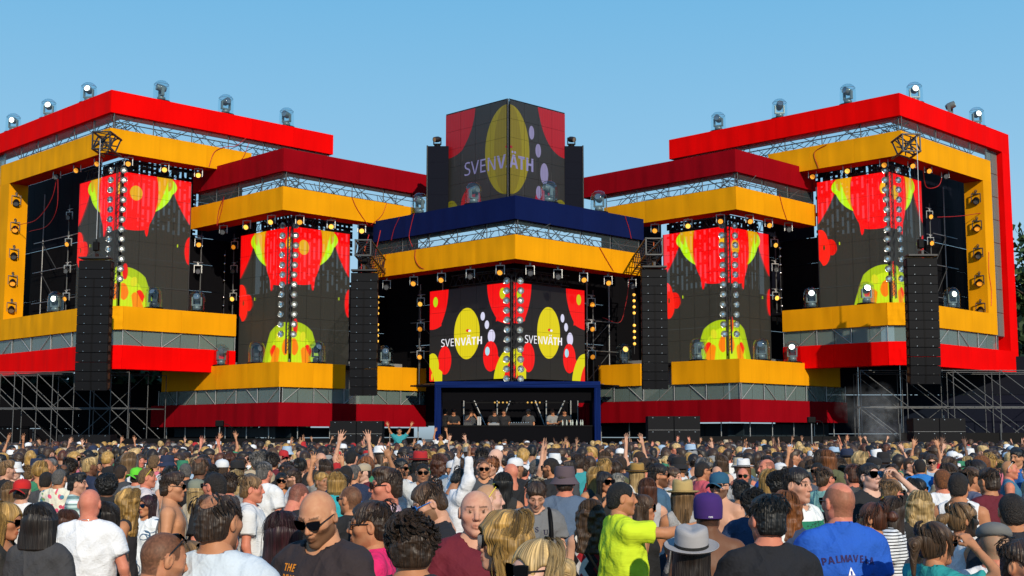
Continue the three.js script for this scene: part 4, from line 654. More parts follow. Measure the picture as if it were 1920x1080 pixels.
function torso(x, y, z, f, fat, g) { // g = looseness
  const ax = Math.abs(x);
  let d = el(x, y, z, 0, 1.275, -.005, (f ? .145 : .168) + fat * .04 + g, .2 + g, (f ? .098 : .112) + fat * .04 + g);
  d = smin(d, el(x, y, z, 0, 1.08, .0 + fat * .03, (f ? .125 : .145) + fat * .07 + g * 1.3, .2 + g, .096 + fat * .075 + g * 1.3), .08);
  d = smin(d, el(x, y, z, 0, .93, -.008, (f ? .172 : .162) + fat * .04 + g, .135 + g, .118 + fat * .03 + g), .08);
  d = smin(d, cap(ax, y, z, [0, 1.405, -.018], [f ? .138 : .16, 1.405, -.014], .052 + g, .05 + g), .06);
  d = smin(d, cap(ax, y, z, [.01, 1.50, -.028], [f ? .12 : .145, 1.425, -.02], .045 + g * .6, .035 + g * .8), .05);
  if (f) d = smin(d, sp(ax, y, z, .066, 1.265, .075, .056 + g), .04); else d = smin(d, el(ax, y, z, .075, 1.31, .07, .075 + g, .055 + g, .035 + g), .04);
  return d;
}
function bodyMesh(f, fat, aL, aR, res) {
  return cached(['body', f, fat, aL, aR, res].join(), () => {
    const A = [armPts(f, aL, 1), armPts(f, aR, -1)], k = f ? .86 : 1, nr = f ? .045 : .057;
    const fn = (x, y, z) => {
      let d = torso(x, y, z, f, fat, 0); const ax = Math.abs(x);
      d = smin(d, cap(x, y, z, [0, 1.42, -.02], [0, 1.54, -.03], nr * 1.12, nr), .04);
      for (const a of A) { if ((x * a.S[0] > -.02) || Math.abs(a.W[0]) < .1) { const u = smin(cap(x, y, z, a.S, a.E, .054 * k, .041 * k), cap(x, y, z, a.E, a.W, .041 * k, .027 * k), .025); d = smin(d, u, .05); } }
      const lg = smin(cap(ax, y, z, [.088, .88, 0], [.1, .48, .012], .085 * (f ? 1.02 : 1) + fat * .02, .056), cap(ax, y, z, [.1, .48, .012], [.105, .09, -.02], .055, .037), .03);
      d = smin(d, lg, .05); d = smin(d, cap(ax, y, z, [.105, .055, -.035], [.125, .035, .13], .038, .03), .03); d = Math.max(d, .008 - y);
      return d;
    };
    const xs = A.flatMap(a => [a.E[0], a.W[0]]), ys = A.flatMap(a => [a.E[1], a.W[1]]), zs = A.flatMap(a => [a.E[2], a.W[2]]);
    return nets(fn, [Math.min(-.3, ...xs) - .08, -.04, Math.min(-.2, ...zs) - .05], [Math.max(.3, ...xs) + .08, Math.max(1.56, ...ys) + .05, Math.max(.2, ...zs) + .06], res);
  });
}
function handMats(f, a, s) { const p = armPts(f, a, s), dir = V(...p.W).sub(V(...p.E)).normalize(), n = V(...p.n); n.addScaledVector(dir, -n.dot(dir)).normalize(); const y = dir.clone().negate(), x = y.clone().cross(n), m = new THREE.Matrix4().makeBasis(x, y, n); const k = (f ? .92 : 1); return { m: new THREE.Matrix4().makeTranslation(...p.W).multiply(m).multiply(new THREE.Matrix4().makeScale(k * (x.x * 0 + 1) * (s > 0 ? 1 : 1), k, k)), pose: p.h }; }
// clothes: tee, polo, tank, vneck, trousers, shorts
function wrinkle(x, y, z) { return Math.min(.004, -.009 + .012 * noise3(x * 13 + y * 4, y * 6, z * 13) + .006 * noise3(x * 30 + 7, y * 17 - x * 9, z * 30) + .013 * Math.max(0, noise3(x * 9 - y * 11, y * 9 + x * 6, z * 8 + 3))); }
function topField(kind, f, fat, aL, aR) {
  const A = [armPts(f, aL, 1), armPts(f, aR, -1)], k = f ? .88 : 1, fit = f && kind !== 'tee' ? .006 : .013, sl = kind === 'long' ? 1 : kind === 'tank' ? 0 : .62;
  return (x, y, z) => {
    let d = torso(x, y, z, f, fat, fit); const ax = Math.abs(x);
    if (kind !== 'tank') d = smin(d, Math.max(el(x, y, z, 0, 1.02, fat * .02, (f ? .160 : .178) + fat * .07, .42, .128 + fat * .07), y - 1.36), .06);
    if (sl) for (const a of A) {
      const e = [0, 1, 2].map(i => a.S[i] + (a.E[i] - a.S[i]) * Math.min(1, sl + .2)), L = Math.hypot(a.E[0] - a.S[0], a.E[1] - a.S[1], a.E[2] - a.S[2]), dv = [0, 1, 2].map(i => (a.E[i] - a.S[i]) / L), q = [0, 1, 2].map(i => a.S[i] + dv[i] * L * sl);
      let s = cap(x, y, z, a.S, e, .068 * k, .068 * k + (f ? 0 : .006)); if (sl < 1) s = Math.max(s, (x - q[0]) * dv[0] + (y - q[1]) * dv[1] + (z - q[2]) * dv[2]); else s = smin(s, cap(x, y, z, a.E, a.W, .055 * k, .038 * k), .03);
      d = smin(d, s, .035);
    }
    if (Math.abs(d) < .06) d += wrinkle(x, y, z) * (kind === 'tank' ? .5 : 1) - .002;
    d = Math.max(d, .82 - y + .015 * Math.sin(x * 11));
    const nk = f ? .062 : .068;
    if (kind === 'tank') { d = smax(d, -el(ax, y, z, f ? .215 : .245, 1.39, -.01, f ? .078 : .09, .17, .2), .01); d = smax(d, -el(x, y, z, 0, 1.52, .03, .083, .155 + (f ? .03 : 0), .16), .01); }
    else { d = smax(d, -Math.max(Math.hypot(x, (z + .012) * .92) - nk - .012, 1.472 - z * .42 - y), .008); }
    if (kind === 'vneck') d = smax(d, -cap(x, y, z, [0, 1.36, .2], [0, 1.5, .1], .012, .075), .006);
    if (kind === 'polo') { const r = Math.hypot(x, (z + .022) * 1.02), cy = 1.455 + .28 * Math.max(0, -z - .02) , col = Math.max(Math.abs(r - .077 - (1.53 - y) * .16) - .008, Math.abs(y - cy - .028) - .034); d = smin(d, col, .01); }
    return d;
  };
}
function topMesh(kind, f, fat, aL, aR, res) {
  return cached(['top', kind, f, fat, aL, aR, res].join(), () => { const A = [armPts(f, aL, 1), armPts(f, aR, -1)], xs = A.flatMap(a => kind === 'long' ? [a.E[0], a.W[0]] : [a.E[0]]), ys = A.map(a => kind === 'long' ? Math.max(a.E[1], a.W[1]) : a.E[1]), zs = A.flatMap(a => kind === 'long' ? [a.E[2], a.W[2]] : [a.E[2]]); return nets(topField(kind, f, fat, aL, aR), [Math.min(-.3, ...xs) - .1, .79, Math.min(-.25, ...zs) - .1], [Math.max(.3, ...xs) + .1, Math.max(1.54, ...ys) + .1, Math.max(.25, ...zs) + .1], res); });
}
function legMesh(f, fat, short, res) {
  return cached(['leg', f, fat, short, res].join(), () => nets((x, y, z) => { const ax = Math.abs(x); let d = el(x, y, z, 0, .93, -.006, (f ? .18 : .172) + fat * .04, .13, .126 + fat * .03); d = smin(d, smin(cap(ax, y, z, [.088, .88, 0], [.1, .48, .012], .098 + fat * .02, .075), cap(ax, y, z, [.1, .48, .012], [.105, .06, -.02], .073, .06), .03), .04); if (Math.abs(d) < .06) d += .5 * wrinkle(x, y, z) - .004; d = Math.max(d, y - 1.03); return Math.max(d, (short ? .50 : .05) - y); }, [-.28, .02, -.2], [.28, 1.06, .2], res));
}
// --- hair ---
const hd = (x, y, z, o) => el(x, y, z, HC[0], HC[1], HC[2], HR[0] + o, HR[1] + o, HR[2] + o);
function strand(x, y, z, fr = 26) { const a = Math.atan2(x, -(z + .05)), r = Math.hypot(x, z + .05); return noise3(a * fr * .35, (y + r) * 22, 3) * .6 + noise3(a * fr, (y + r) * 14, 9) * .4; }
function hairShell(kind, f, res, seed, hat) {
  const S = seed * 1.7;
  return cached(['shell', kind, f, res, seed, !!hat].join(), () => {
    const fn = (x, y, z) => {
      const ax = Math.abs(x); let d;
      const face = (lo, w) => el(ax, y, z, 0, .070, .115, w || .088, lo || .118, .085);
      if (kind === 'short' || kind === 'quiff' || kind === 'crop' || kind === 'balding') {
        const top = Math.max(0, Math.min(1, (y - .15) / .05)), th = kind === 'crop' ? .006 : .0085 + .011 * top;
        d = hd(x, y, z, th) ; d = smin(d, el(x, y, z, 0, .075, -.055, .062 + th * .6, .07, .055 + th), .02);
        if (kind === 'quiff') d = smin(d, el(x, y, z, .008, .213, .03, .066, .038, .068), .02);
        if (Math.abs(d) < .03) d -= (kind === 'crop' ? .002 : .0065) * strand(x + S, y, z) + (kind === 'crop' ? 0 : .003) * noise3(x * 90 + S, y * 90, z * 90);
        d = smax(d, -face(.112, .092), .008); d = smax(d, -el(ax, y, z, .09, .085, .012, .05, .06, .045), .008); d = smax(d, .036 + .03 * Math.max(0, z + .06) + .006 * noise3(x * 80 + S, 1, 5) - y, .006);
        if (kind === 'balding') { d = smax(d, -el(x, y, z, 0, .235, .015, .055 + .01 * noise3(z * 50, x * 50, S), .06, .098), .012); d = smax(d, -el(x, y, z, -.004, .205, -.065, .040 + .014 * noise3(z * 60, x * 60, y * 60 + S), .05, .06), .012); }
      } else if (kind === 'afro' || kind === 'curly') {
        const R = kind === 'afro' ? .045 : .022; d = hd(x, y, z, R); if (Math.abs(d) < .035) d -= .010 * noise3(x * 55 + S, y * 55, z * 55) + .005 * noise3(x * 120, y * 120 + S, z * 120); d = smin(d, el(x, y, z, 0, .07, -.06, .075, .085, .06), .03);
        d = smax(d, -face(.112, .09), .01); d = smax(d, (kind === 'afro' ? .0 : .028) - y, .012); d = smax(d, -el(ax, y, z, .1, .07, .03, .045, .06, .045), .01);
      } else { // covering shapes for longer hair
        const len = { bob: -.06, bowl: .02, long: -.22, mid: -.13, wavy: -.2, pony: .03, bun: .035 }[kind], wide = kind === 'wavy' || kind === 'bob' ? .014 : 0;
        d = hd(x, y, z, .014 + wide); const t = Math.max(0, Math.min(1, (.13 - y) / .3));
        if (len < .03) { const cy = Math.max(Math.abs(y - (len + .13) / 2) - (.13 - len) / 2, 0), R = Math.hypot(x / (.088 + wide * 1.6 + .012 * t - (kind === 'long' ? .02 * t : 0)), (z + .03 + .028 * t) / (.078 + wide * .8 - .03 * t)) - 1; d = smin(d, Math.hypot(Math.max(R, 0) * .08, cy) + Math.min(R, 0) * .08 - .006, .03); }
        else d = smin(d, el(x, y, z, 0, .08, -.05, .066, .075, .062), .03);
        if (Math.abs(d) < .04) d -= .0075 * strand(x + S, y * .5, z, 20) + (kind === 'wavy' ? .012 : .003) * noise3(x * 26 + S, y * (kind === 'wavy' ? 30 : 8), z * 26);
        d = smax(d, -el(ax - .0, y, z, 0, kind === 'bowl' ? .05 : .06, .115, .07, .113, .088), .01); if (len < .03) d = smax(d, -Math.max(el(ax, y, z, 0, -.08, .085, .085, .2, .085), -z - .01), .012);
        if (kind === 'pony' || kind === 'bun') { d = smax(d, -el(ax, y, z, .085, .09, .02, .04, .05, .045), .01); d = smax(d, .04 - y + z * .1, .01); }
        if (kind === 'bun') d = smin(d, sp(x, y, z, 0, .13, -.155, .042) - .004 * noise3(x * 90, y * 90, z * 90), .008);
      }
      return hat ? Math.max(d, hd(x, y, z, .011 + .8 * Math.max(0, .125 - y)), y - .16) : d;
    };
    return nets(fn, [-.15, -.3, -.22], [.15, .29, .14], res);
  });
}
// separate locks flowing from the crown; returns a mesh with lock-wise colour variation
function locks(kind, f, n, seed, o = {}) {
  return cached(['locks', kind, f, n, seed].join(), () => {
    const r = RNG(seed * 977 + 5), pos = [], nor = [], col = [], uv = [], idx = [];
    for (let i = 0; i < n; i++) {
      const curly = kind === 'curly' || kind === 'afro', ph = curly ? (r() * 2 - 1) * Math.PI : (r() * 2 - 1) * (kind === 'short' ? 3.1 : 2.05), len = { long: .30, wavy: .28, mid: .22, bob: .16, bowl: .1, pony: .06, curly: .055, afro: .04, short: .035, bun: .05 }[kind] * (.8 + .4 * r());
      let th = curly || kind === 'short' ? .1 + 1.65 * Math.pow(r(), .8) : kind === 'pony' || kind === 'bun' ? .2 + r() : .12 + 1.2 * r();
      if ((curly || kind === 'short') && Math.abs(ph) > 1.5 && th > 1.15 - (Math.abs(ph) - 1.5) * .1) th *= .6; if (kind === 'short' && th > 1.3 && Math.abs(ph) > .9) th *= .7;
      const off = .012 + .010 * r() + (kind === 'afro' ? .035 : 0) + (kind === 'curly' ? .012 : 0) + (kind === 'wavy' ? .008 : 0), w = (curly ? .008 : kind === 'short' ? .0046 : .0095) * (.7 + .6 * r()), shade = .55 + .75 * r(), wa = kind === 'wavy' ? .011 : kind === 'curly' ? .012 : .003, wk = (kind === 'wavy' ? 34 : curly ? 110 : 14) * (.8 + .4 * r()), wp = r() * 6.28, pts = []; const fly = i % 6 === 0; const ww0 = fly ? .28 : 1, lift = kind === 'short' ? .5 * r() : fly ? .12 * r() : 0, dph = kind === 'short' ? (r() - .5) * 9 : fly ? (r() - .5) * 2 : 0;
      const steps = curly || kind === 'short' ? 6 : 12, ds = (len + (curly || kind === 'short' ? 0 : (1.75 - th) * .1)) / steps; let fall = null;
      for (let s = 0; s <= steps; s++) {
        let p; const ss = s * ds;
        if (!fall) { const st = Math.sin(th), ct = Math.cos(th), tilt = -.35; const pp = ph + dph * ss, of = off + lift * ss; let lx = Math.sin(pp) * st, ly = ct, lz = -Math.cos(pp) * st; const c = Math.cos(tilt), s2 = Math.sin(tilt), y2 = ly * c - lz * s2 * -1, z2 = lz * c + ly * s2; p = [HC[0] + lx * (HR[0] + of), HC[1] + y2 * (HR[1] + of), HC[2] + z2 * (HR[2] + of)]; th += ds / .095; if (p[1] < .115 && th > 1.35 && !curly && kind !== 'short') fall = [...p]; if (curly) { p[0] += Math.sin(wk * ss + wp) * wa; p[1] += Math.cos(wk * ss + wp) * wa; p[2] += Math.sin(wk * ss * 1.3 + wp) * wa; } }
        else { fall[1] -= ds; const t = .115 - fall[1]; p = [fall[0] * (1 + (kind === 'long' ? -.3 : .1) * t) + Math.sin(wk * t + wp) * wa, fall[1], fall[2] - t * .10 * (fall[2] < 0 ? 1 : 0) + Math.cos(wk * t + wp) * wa * .7]; }
        pts.push(p);
      }
      const b = pos.length / 3;
      pts.forEach((p, s) => { const q = pts[Math.min(s + 1, pts.length - 1)], q0 = pts[Math.max(0, s - 1)], T = V(q[0] - q0[0], q[1] - q0[1], q[2] - q0[2]).normalize(), N = V(p[0], fall && s > 3 ? 0 : p[1] - HC[1], p[2] - HC[2]).normalize(), B = T.clone().cross(N).normalize(), t = s / (pts.length - 1), ww = w * ww0 * (t < .15 ? .4 + t * 4 : 1 - .75 * Math.pow(t, 3)); for (let k = 0; k < 5; k++) { const a = k / 5 * 6.283, cx = Math.cos(a) * ww, cy = Math.sin(a) * ww * .55, n2 = B.clone().multiplyScalar(Math.cos(a) * .6).addScaledVector(N, Math.sin(a)).normalize(); pos.push(p[0] + B.x * cx + N.x * cy, p[1] + B.y * cx + N.y * cy, p[2] + B.z * cx + N.z * cy); nor.push(n2.x, n2.y, n2.z); const sh = shade * (.82 + .3 * t); col.push(sh, sh, sh); uv.push(k / 5 + i * .37, s * ds * 4); } });
      for (let s = 0; s < pts.length - 1; s++) for (let k = 0; k < 5; k++) { const a = b + s * 5 + k, c = b + s * 5 + (k + 1) % 5; idx.push(a, a + 5, c, c, a + 5, c + 5); }
    }
    return { pos, nor, col, uv, idx };
  });
}
const hairTex = dataTex(256, (u, v) => .22 + .85 * Math.pow(tn2(u, v, 110, 4, 11), 1.3) * (.55 + .45 * tn2(u, v, 22, 6, 12)) + .25 * tn2(u, v, 12, 3, 13), false);
const hairUV = (x, y, z) => { const a = Math.atan2(x, -(z + .04)), p = Math.hypot(x, z + .04); return [a / 6.283 * 2, (y - p) * 2.2]; };
const hairMats = new Map();
const hairMat = c => { const k = c.join(); if (!hairMats.has(k)) hairMats.set(k, std(c, .5, 0, { map: hairTex, vertexColors: true, bumpMap: hairTex, bumpScale: .007 })); return hairMats.get(k); };
const cropTex = dataTex(256, (u, v) => .25 + .95 * Math.pow(tn(u, v, 86, 31), 1.4) * (.5 + .6 * tn(u, v, 23, 32)), false), cropMats = new Map();
const cropMat = c => { const k = c.join(); if (!cropMats.has(k)) cropMats.set(k, std(c, .7, 0, { map: cropTex, vertexColors: true, bumpMap: cropTex, bumpScale: .008 })); return cropMats.get(k); };
const skinMats = new Map(), skinBump = dataTex(128, (u, v) => .6 * tn(u, v, 40, 2) + .4 * tn(u, v, 12, 3), false);
const skinMat = c => { const k = c.join(); if (!skinMats.has(k)) skinMats.set(k, new THREE.MeshPhysicalMaterial({ color: C3(...c), roughness: .52, vertexColors: true, bumpMap: skinBump, bumpScale: .0025, specularIntensity: .42 })); return skinMats.get(k); };
const fabricTex = dataTex(256, (u, v) => .84 + .1 * tn(u, v, 7, 21) + .06 * tn(u, v, 90, 22), false, 2);
const creaseTex = dataTex(256, (u, v) => { const wu = u + .08 * (tn(u, v, 4, 41) - .5), wv = v + .08 * (tn(u, v, 4, 42) - .5), f = x => x - Math.floor(x), a = 1 - Math.abs(2 * tn2(f(wu), f(wv), 6, 3, 43) - 1), b = 1 - Math.abs(2 * tn2(f(wu + wv), f(wv), 5, 4, 44) - 1); return .55 * a * a * a + .3 * b * b * b + .15 * tn(u, v, 60, 45); }, false, 1.7);
const topMats = new Map();
const topMat = (c, map) => { const k = map ? 'm' + map.uuid : c.join(); if (!topMats.has(k)) topMats.set(k, std(map ? [1, 1, 1] : c, .88, 0, { map: map || fabricTex, bumpMap: creaseTex, bumpScale: .014 })); return topMats.get(k); };
const hatMats = new Map(), hatMat = c => { const k = c.join(); if (!hatMats.has(k)) hatMats.set(k, std(c, .9, 0, { map: fabricTex, bumpMap: fabricTex, bumpScale: .003 })); return hatMats.get(k); };
// --- things worn on the head, in head axes ---
const lensShape = (w, h, r) => { const s = new THREE.Shape(); s.moveTo(-w, h * .8); s.quadraticCurveTo(0, h * 1.12, w, h); s.quadraticCurveTo(w * 1.15, -h * .3, w * .55, -h); s.quadraticCurveTo(-w * .2, -h * 1.25, -w * .75, -h * .7); s.quadraticCurveTo(-w * 1.1, 0, -w, h * .8); return s; };
function glassesGeo(big) {
  return cached('glasses' + big, () => {
    const W = big ? .031 : .0265, H = big ? .026 : .0185, L = [], F = [];
    for (const s of [-1, 1]) { const g = new THREE.ExtrudeGeometry(lensShape(W, H), { depth: .003, bevelEnabled: false, curveSegments: 6 }); g.scale(s, 1, 1); if (s < 0) { const ix = g.attributes.position; } g.rotateY(s * .24).translate(s * .0325, .116, .1015); L.push(g); const fr = new THREE.ExtrudeGeometry(lensShape(W * 1.13, H * 1.15), { depth: .004, bevelEnabled: false, curveSegments: 6 }); fr.scale(s, 1, 1).rotateY(s * .24).translate(s * .0325, .116, .0965); F.push(fr); F.push(tube(V(s * .064, .121, .090), V(s * .083, .124, .0), .0032, 5), tube(V(s * .083, .124, .0), V(s * .083, .112, -.028), .003, 5)); }
    F.push(tube(V(-.008, .121, .106), V(.008, .121, .106), .0028, 5)); return [merge(L), merge(F)];
  });
}
const lensMats = { dark: std([.006, .006, .008], .08, .3), blue: std([.02, .12, .3], .05, .9), gold: std([.35, .28, .05], .06, .9), green: std([.05, .2, .12], .06, .9), violet: std([.06, .01, .10], .08, .3), clear: std([.2, .2, .2], .1, 0, { transparent: true, opacity: .25 }) }, frameMats = { black: std([.008, .008, .009], .3), blue: std([.01, .16, .55], .35), yellow: std([.75, .62, .01], .4), brown: std([.08, .03, .012], .35), white: std([.75, .75, .75], .4) };
function hatGeo(kind) { // list of [part name, geometry, colour role]
  return cached('hat' + kind, () => {
    const lathe = (pts, sx, sz, seg = 28) => new THREE.LatheGeometry(pts.map(p => new THREE.Vector2(...p)), seg).scale(sx, 1, sz), O = g => g.translate(0, .13, -.012);
    if (kind === 'cap' || kind === 'capback') {
      const crown = O(lathe([[.086, .012], [.088, .03], [.086, .065], [.072, .095], [.045, .111], [.012, .117], [0, .117]], 1, 1.24)), brim = new THREE.CylinderGeometry(.088, .092, .006, 24, 1, false, -1.15, 2.3).scale(1, 1, 1.5); const p = brim.attributes.position; for (let i = 0; i < p.count; i++) { p.setZ(i, Math.max(p.getZ(i), .02) + .062); p.setY(i, p.getY(i) - 9 * p.getX(i) ** 2 * .9); } brim.computeVertexNormals(); brim.translate(0, .148, 0); const g = merge([brim]); if (kind === 'capback') { g.rotateY(Math.PI).translate(0, 0, -.03); }
      return [['hat_crown', crown, 0], ['hat_brim', g, 0], ['hat_button', new THREE.SphereGeometry(.008, 8, 6).translate(0, .248, -.012), 0]];
    }
    if (kind === 'fitted') return [['hat_crown', O(lathe([[.088, -.045], [.09, -.02], [.092, .03], [.088, .075], [.07, .105], [.035, .118], [0, .119]], 1, 1.22)), 0], ['hat_button', new THREE.SphereGeometry(.008, 8, 6).translate(0, .25, -.012), 0]];
    if (kind === 'bucket') return [['hat_crown', O(lathe([[.086, .02], [.087, .06], [.078, .105], [.07, .113], [0, .117]], 1, 1.18)), 0], ['hat_brim', O(lathe([[.084, .028], [.088, .022], [.108, -.012], [.126, -.036], [.127, -.038], [.106, -.018], [.084, .02]], 1, 1.1)), 0]];
    if (kind === 'flat') { const g = new THREE.SphereGeometry(.1, 26, 14).scale(.97, .66, 1.2), p = g.attributes.position; for (let i = 0; i < p.count; i++) if (p.getY(i) < -.022) { p.setX(i, p.getX(i) * .95); p.setY(i, -.022 + (p.getY(i) + .022) * .25); } g.computeVertexNormals(); return [['hat_crown', g.rotateX(.24).translate(0, .178, -.004), 0], ['hat_brim', new THREE.SphereGeometry(.06, 16, 8).scale(1.1, .14, .9).rotateX(.25).translate(0, .166, .092), 0]]; }
    const c = O(lathe([[.087, .012], [.089, .055], [.086, .098], [.081, .118], [.064, .127], [.03, .122], [0, .117]], 1, 1.2)), p = c.attributes.position; for (let i = 0; i < p.count; i++) if (p.getY(i) > .2) { const k = (p.getY(i) - .2) / .05; p.setY(i, p.getY(i) - k * .014 * Math.exp(-((p.getX(i) / .03) ** 2))); if (p.getZ(i) > .02) p.setX(i, p.getX(i) * (1 - .16 * k)); } c.computeVertexNormals();
    const b = O(lathe([[.084, .012], [.10, .006], [.125, .008], [.141, .02], [.143, .024], [.138, .024], [.12, .012], [.084, .018]], 1, 1.15));
    return [['hat_crown', c, 0], ['hat_brim', b, 0], ['hat_band', O(lathe([[.0878, .014], [.089, .018], [.089, .032], [.087, .036]], 1, 1.2)), 1]];
  });
}
const headMatrix = h => new THREE.Matrix4().makeTranslation(0, 1.52, .0).multiply(new THREE.Matrix4().makeRotationFromEuler(new THREE.Euler(h?.pitch || 0, h?.yaw || 0, h?.roll || 0, 'YXZ'))).multiply(new THREE.Matrix4().makeScale(h?.w || 1.05, 1, 1.0));
const SKIN = { fair: [.56, .30, .20], pale: [.62, .38, .29], tan: [.46, .205, .105], warm: [.52, .25, .135], olive: [.36, .175, .095], brown: [.15, .068, .038], dark: [.055, .026, .016], red: [.58, .21, .135] };
const HAIRC = { black: [.008, .007, .007], dark: [.022, .013, .009], brown: [.055, .028, .014], mid: [.10, .052, .024], light: [.27, .155, .065], blond: [.66, .45, .19], gold: [.55, .32, .085], grey: [.19, .18, .175], white: [.55, .53, .48], ginger: [.30, .10, .025], wine: [.045, .008, .012], auburn: [.11, .032, .012] };
const PANTS = [[.02, .028, .05], [.012, .012, .014], [.06, .075, .10], [.20, .17, .12], [.10, .10, .09]];
// build the parts of one figure into a group
function figure(t, s, q) {
  const f = s.sex === 'f' ? 1 : 0, hm = headMatrix(s.head), fat = s.fat || 0, aL = s.armL || s.arms || 'down', aR = s.armR || s.arms || 'down', R = q === 0 ? [.006, .021, .006, .0155, .03, .0065] : q === 1 ? [.0082, .025, .0085, .02, .036, .0085] : [.0105, .031, .012, .027, .05, .0115];
  const hc = HAIRC[s.hair?.c || 'brown'], sk = SKIN[s.skin || 'fair'], rel = hc.map((v, i) => Math.min(1, v / sk[i] * 1.3)), scalp = s.beard ? 'beard' : s.hair?.kind === 'buzz' ? 'buzz' : s.hair?.kind === 'thin' ? 'thin' : s.hair?.kind === 'bald' ? 'smooth' : '';
  const gb = new GB(); gb.add(headMesh(f, R[0]), hm, headColour(f, scalp === 'smooth' ? 'smooth' : ['buzz', 'thin', 'balding'].includes(s.hair?.kind) ? s.hair.kind : scalp, rel)); gb.add(bodyMesh(f, fat, aL, aR, R[1]));
  for (const [a, sd] of [[aL, 1], [aR, -1]]) { const h = handMats(f, a, sd), hmsh = handMesh(h.pose, R[2]); const mir = sd > 0 ? hmsh : { pos: Float32Array.from(hmsh.pos, (v, i) => i % 3 ? v : -v), nor: Float32Array.from(hmsh.nor, (v, i) => i % 3 ? v : -v), idx: (() => { const o = []; for (let i = 0; i < hmsh.idx.length; i += 3) o.push(hmsh.idx[i], hmsh.idx[i + 2], hmsh.idx[i + 1]); return o; })() }; gb.add(mir, h.m); }
  mesh('body', gb.geo(), skinMat(sk), t);
  const top = s.top || 'tee';
  if (top !== 'bare') { const mm = topMesh(top, f, fat, aL, aR, R[3]); mesh(top === 'tank' ? 'tank_top' : top === 'polo' ? 'polo_shirt' : top === 'long' ? 'long_sleeve_top' : 'shirt', cached(['topgeo', top, f, fat, aL, aR, R[3]].join(), () => new GB().add(mm, null, null, (x, y) => [x + .5, y - .75]).geo()), topMat(s.colour || [.6, .6, .6], s.map), t); }
  mesh(s.shorts ? 'shorts' : 'trousers', cached(['leggeo', f, fat, !!s.shorts, R[4]].join(), () => new GB().add(legMesh(f, fat, s.shorts, R[4])).geo()), topMat(PANTS[s.pants || 0]), t);
  const k = s.hair?.kind;
  if (k && !['bald', 'buzz', 'thin'].includes(k)) {
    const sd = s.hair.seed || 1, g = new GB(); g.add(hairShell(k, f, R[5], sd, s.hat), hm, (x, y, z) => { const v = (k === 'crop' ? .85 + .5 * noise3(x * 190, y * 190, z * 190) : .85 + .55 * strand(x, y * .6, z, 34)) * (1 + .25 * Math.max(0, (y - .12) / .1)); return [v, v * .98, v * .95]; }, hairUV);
    const n = { long: 160, wavy: 170, mid: 140, bob: 110, bowl: 90, pony: 50, bun: 40, curly: 330, afro: 160, short: 300, quiff: 230, crop: 0, balding: 90 }[k] / (q === 2 ? 2.2 : q ? 1.35 : 1) | 0;
    if (n && s.hat) { if (!['short', 'curly', 'afro', 'quiff'].includes(k)) { const m = locks(k, f, n, sd), keep = []; for (let i = 0; i < m.idx.length; i += 3) if (Math.max(m.pos[m.idx[i] * 3 + 1], m.pos[m.idx[i + 1] * 3 + 1], m.pos[m.idx[i + 2] * 3 + 1]) < .145) keep.push(m.idx[i], m.idx[i + 1], m.idx[i + 2]); g.add({ ...m, idx: keep }, hm); } } else if (n) { if (k === 'quiff') g.add(locks('short', f, n, sd), hm); else if (k === 'balding') { const m = locks('short', f, n * 2, sd), keep = [], bad = new Set(); for (let v = 0; v < m.pos.length; v += 3) if ((m.pos[v + 1] > .178 && Math.abs(m.pos[v]) < .055 && m.pos[v + 2] > -.06) || (Math.hypot(m.pos[v], m.pos[v + 1] - .2) < .05 && m.pos[v + 2] < -.02)) bad.add(Math.floor(v / 3 / 35)); for (let i = 0; i < m.idx.length; i += 3) if (!bad.has(Math.floor(m.idx[i] / 35))) keep.push(m.idx[i], m.idx[i + 1], m.idx[i + 2]); g.add({ ...m, idx: keep }, hm); } else g.add(locks(k, f, n, sd), hm); }
    if (k === 'pony') { const L = s.hair.len || .2, m = nets((x, y, z) => { let d = cap(x, y, z, [0, .15, -.085], [.0, .11, -.165], .026, .034); d = smin(d, cap(x, y, z, [0, .11, -.165], [.01, .10 - L, -.165], .034, .012), .02); return d - .006 * noise3(x * 60, y * 14, z * 60); }, [-.07, .05 - L, -.25], [.07, .2, -.08], R[5]); g.add(m, hm, null, (x, y, z) => [x * 6 + z * 5, y]); }
    mesh('hair', g.geo(), k === 'crop' ? cropMat(hc) : hairMat(hc), t);
  }
  const hparts = new THREE.Matrix4().copy(hm);
  if (s.glasses) { const [L, F] = glassesGeo(s.glasses.big || 0), m = s.glasses.up ? hparts.clone().multiply(new THREE.Matrix4().makeTranslation(0, .118, -.01)).multiply(new THREE.Matrix4().makeRotationX(-.95)).multiply(new THREE.Matrix4().makeTranslation(0, -.108, .012)) : hparts; const fm = mesh('glasses_frame', F.clone().applyMatrix4(m), frameMats[s.glasses.f || 'black'], t); mesh('glasses_lens', L.clone().applyMatrix4(m), lensMats[s.glasses.l || 'dark'], fm); }
  if (s.hat) { const m = hparts.clone(); if (s.hat.back) m.multiply(new THREE.Matrix4().makeRotationY(s.hat.back)); if (s.hat.tilt) m.multiply(new THREE.Matrix4().makeRotationX(s.hat.tilt)); const cm = hatMat(s.hat.c), bm = hatMat(s.hat.band || [.01, .01, .01]); let first = null; for (const [n, g, role] of hatGeo(s.hat.kind)) { const o = mesh(n, g.clone().applyMatrix4(m), role ? bm : cm, first || t); first = first || o; } }
  return t;
}
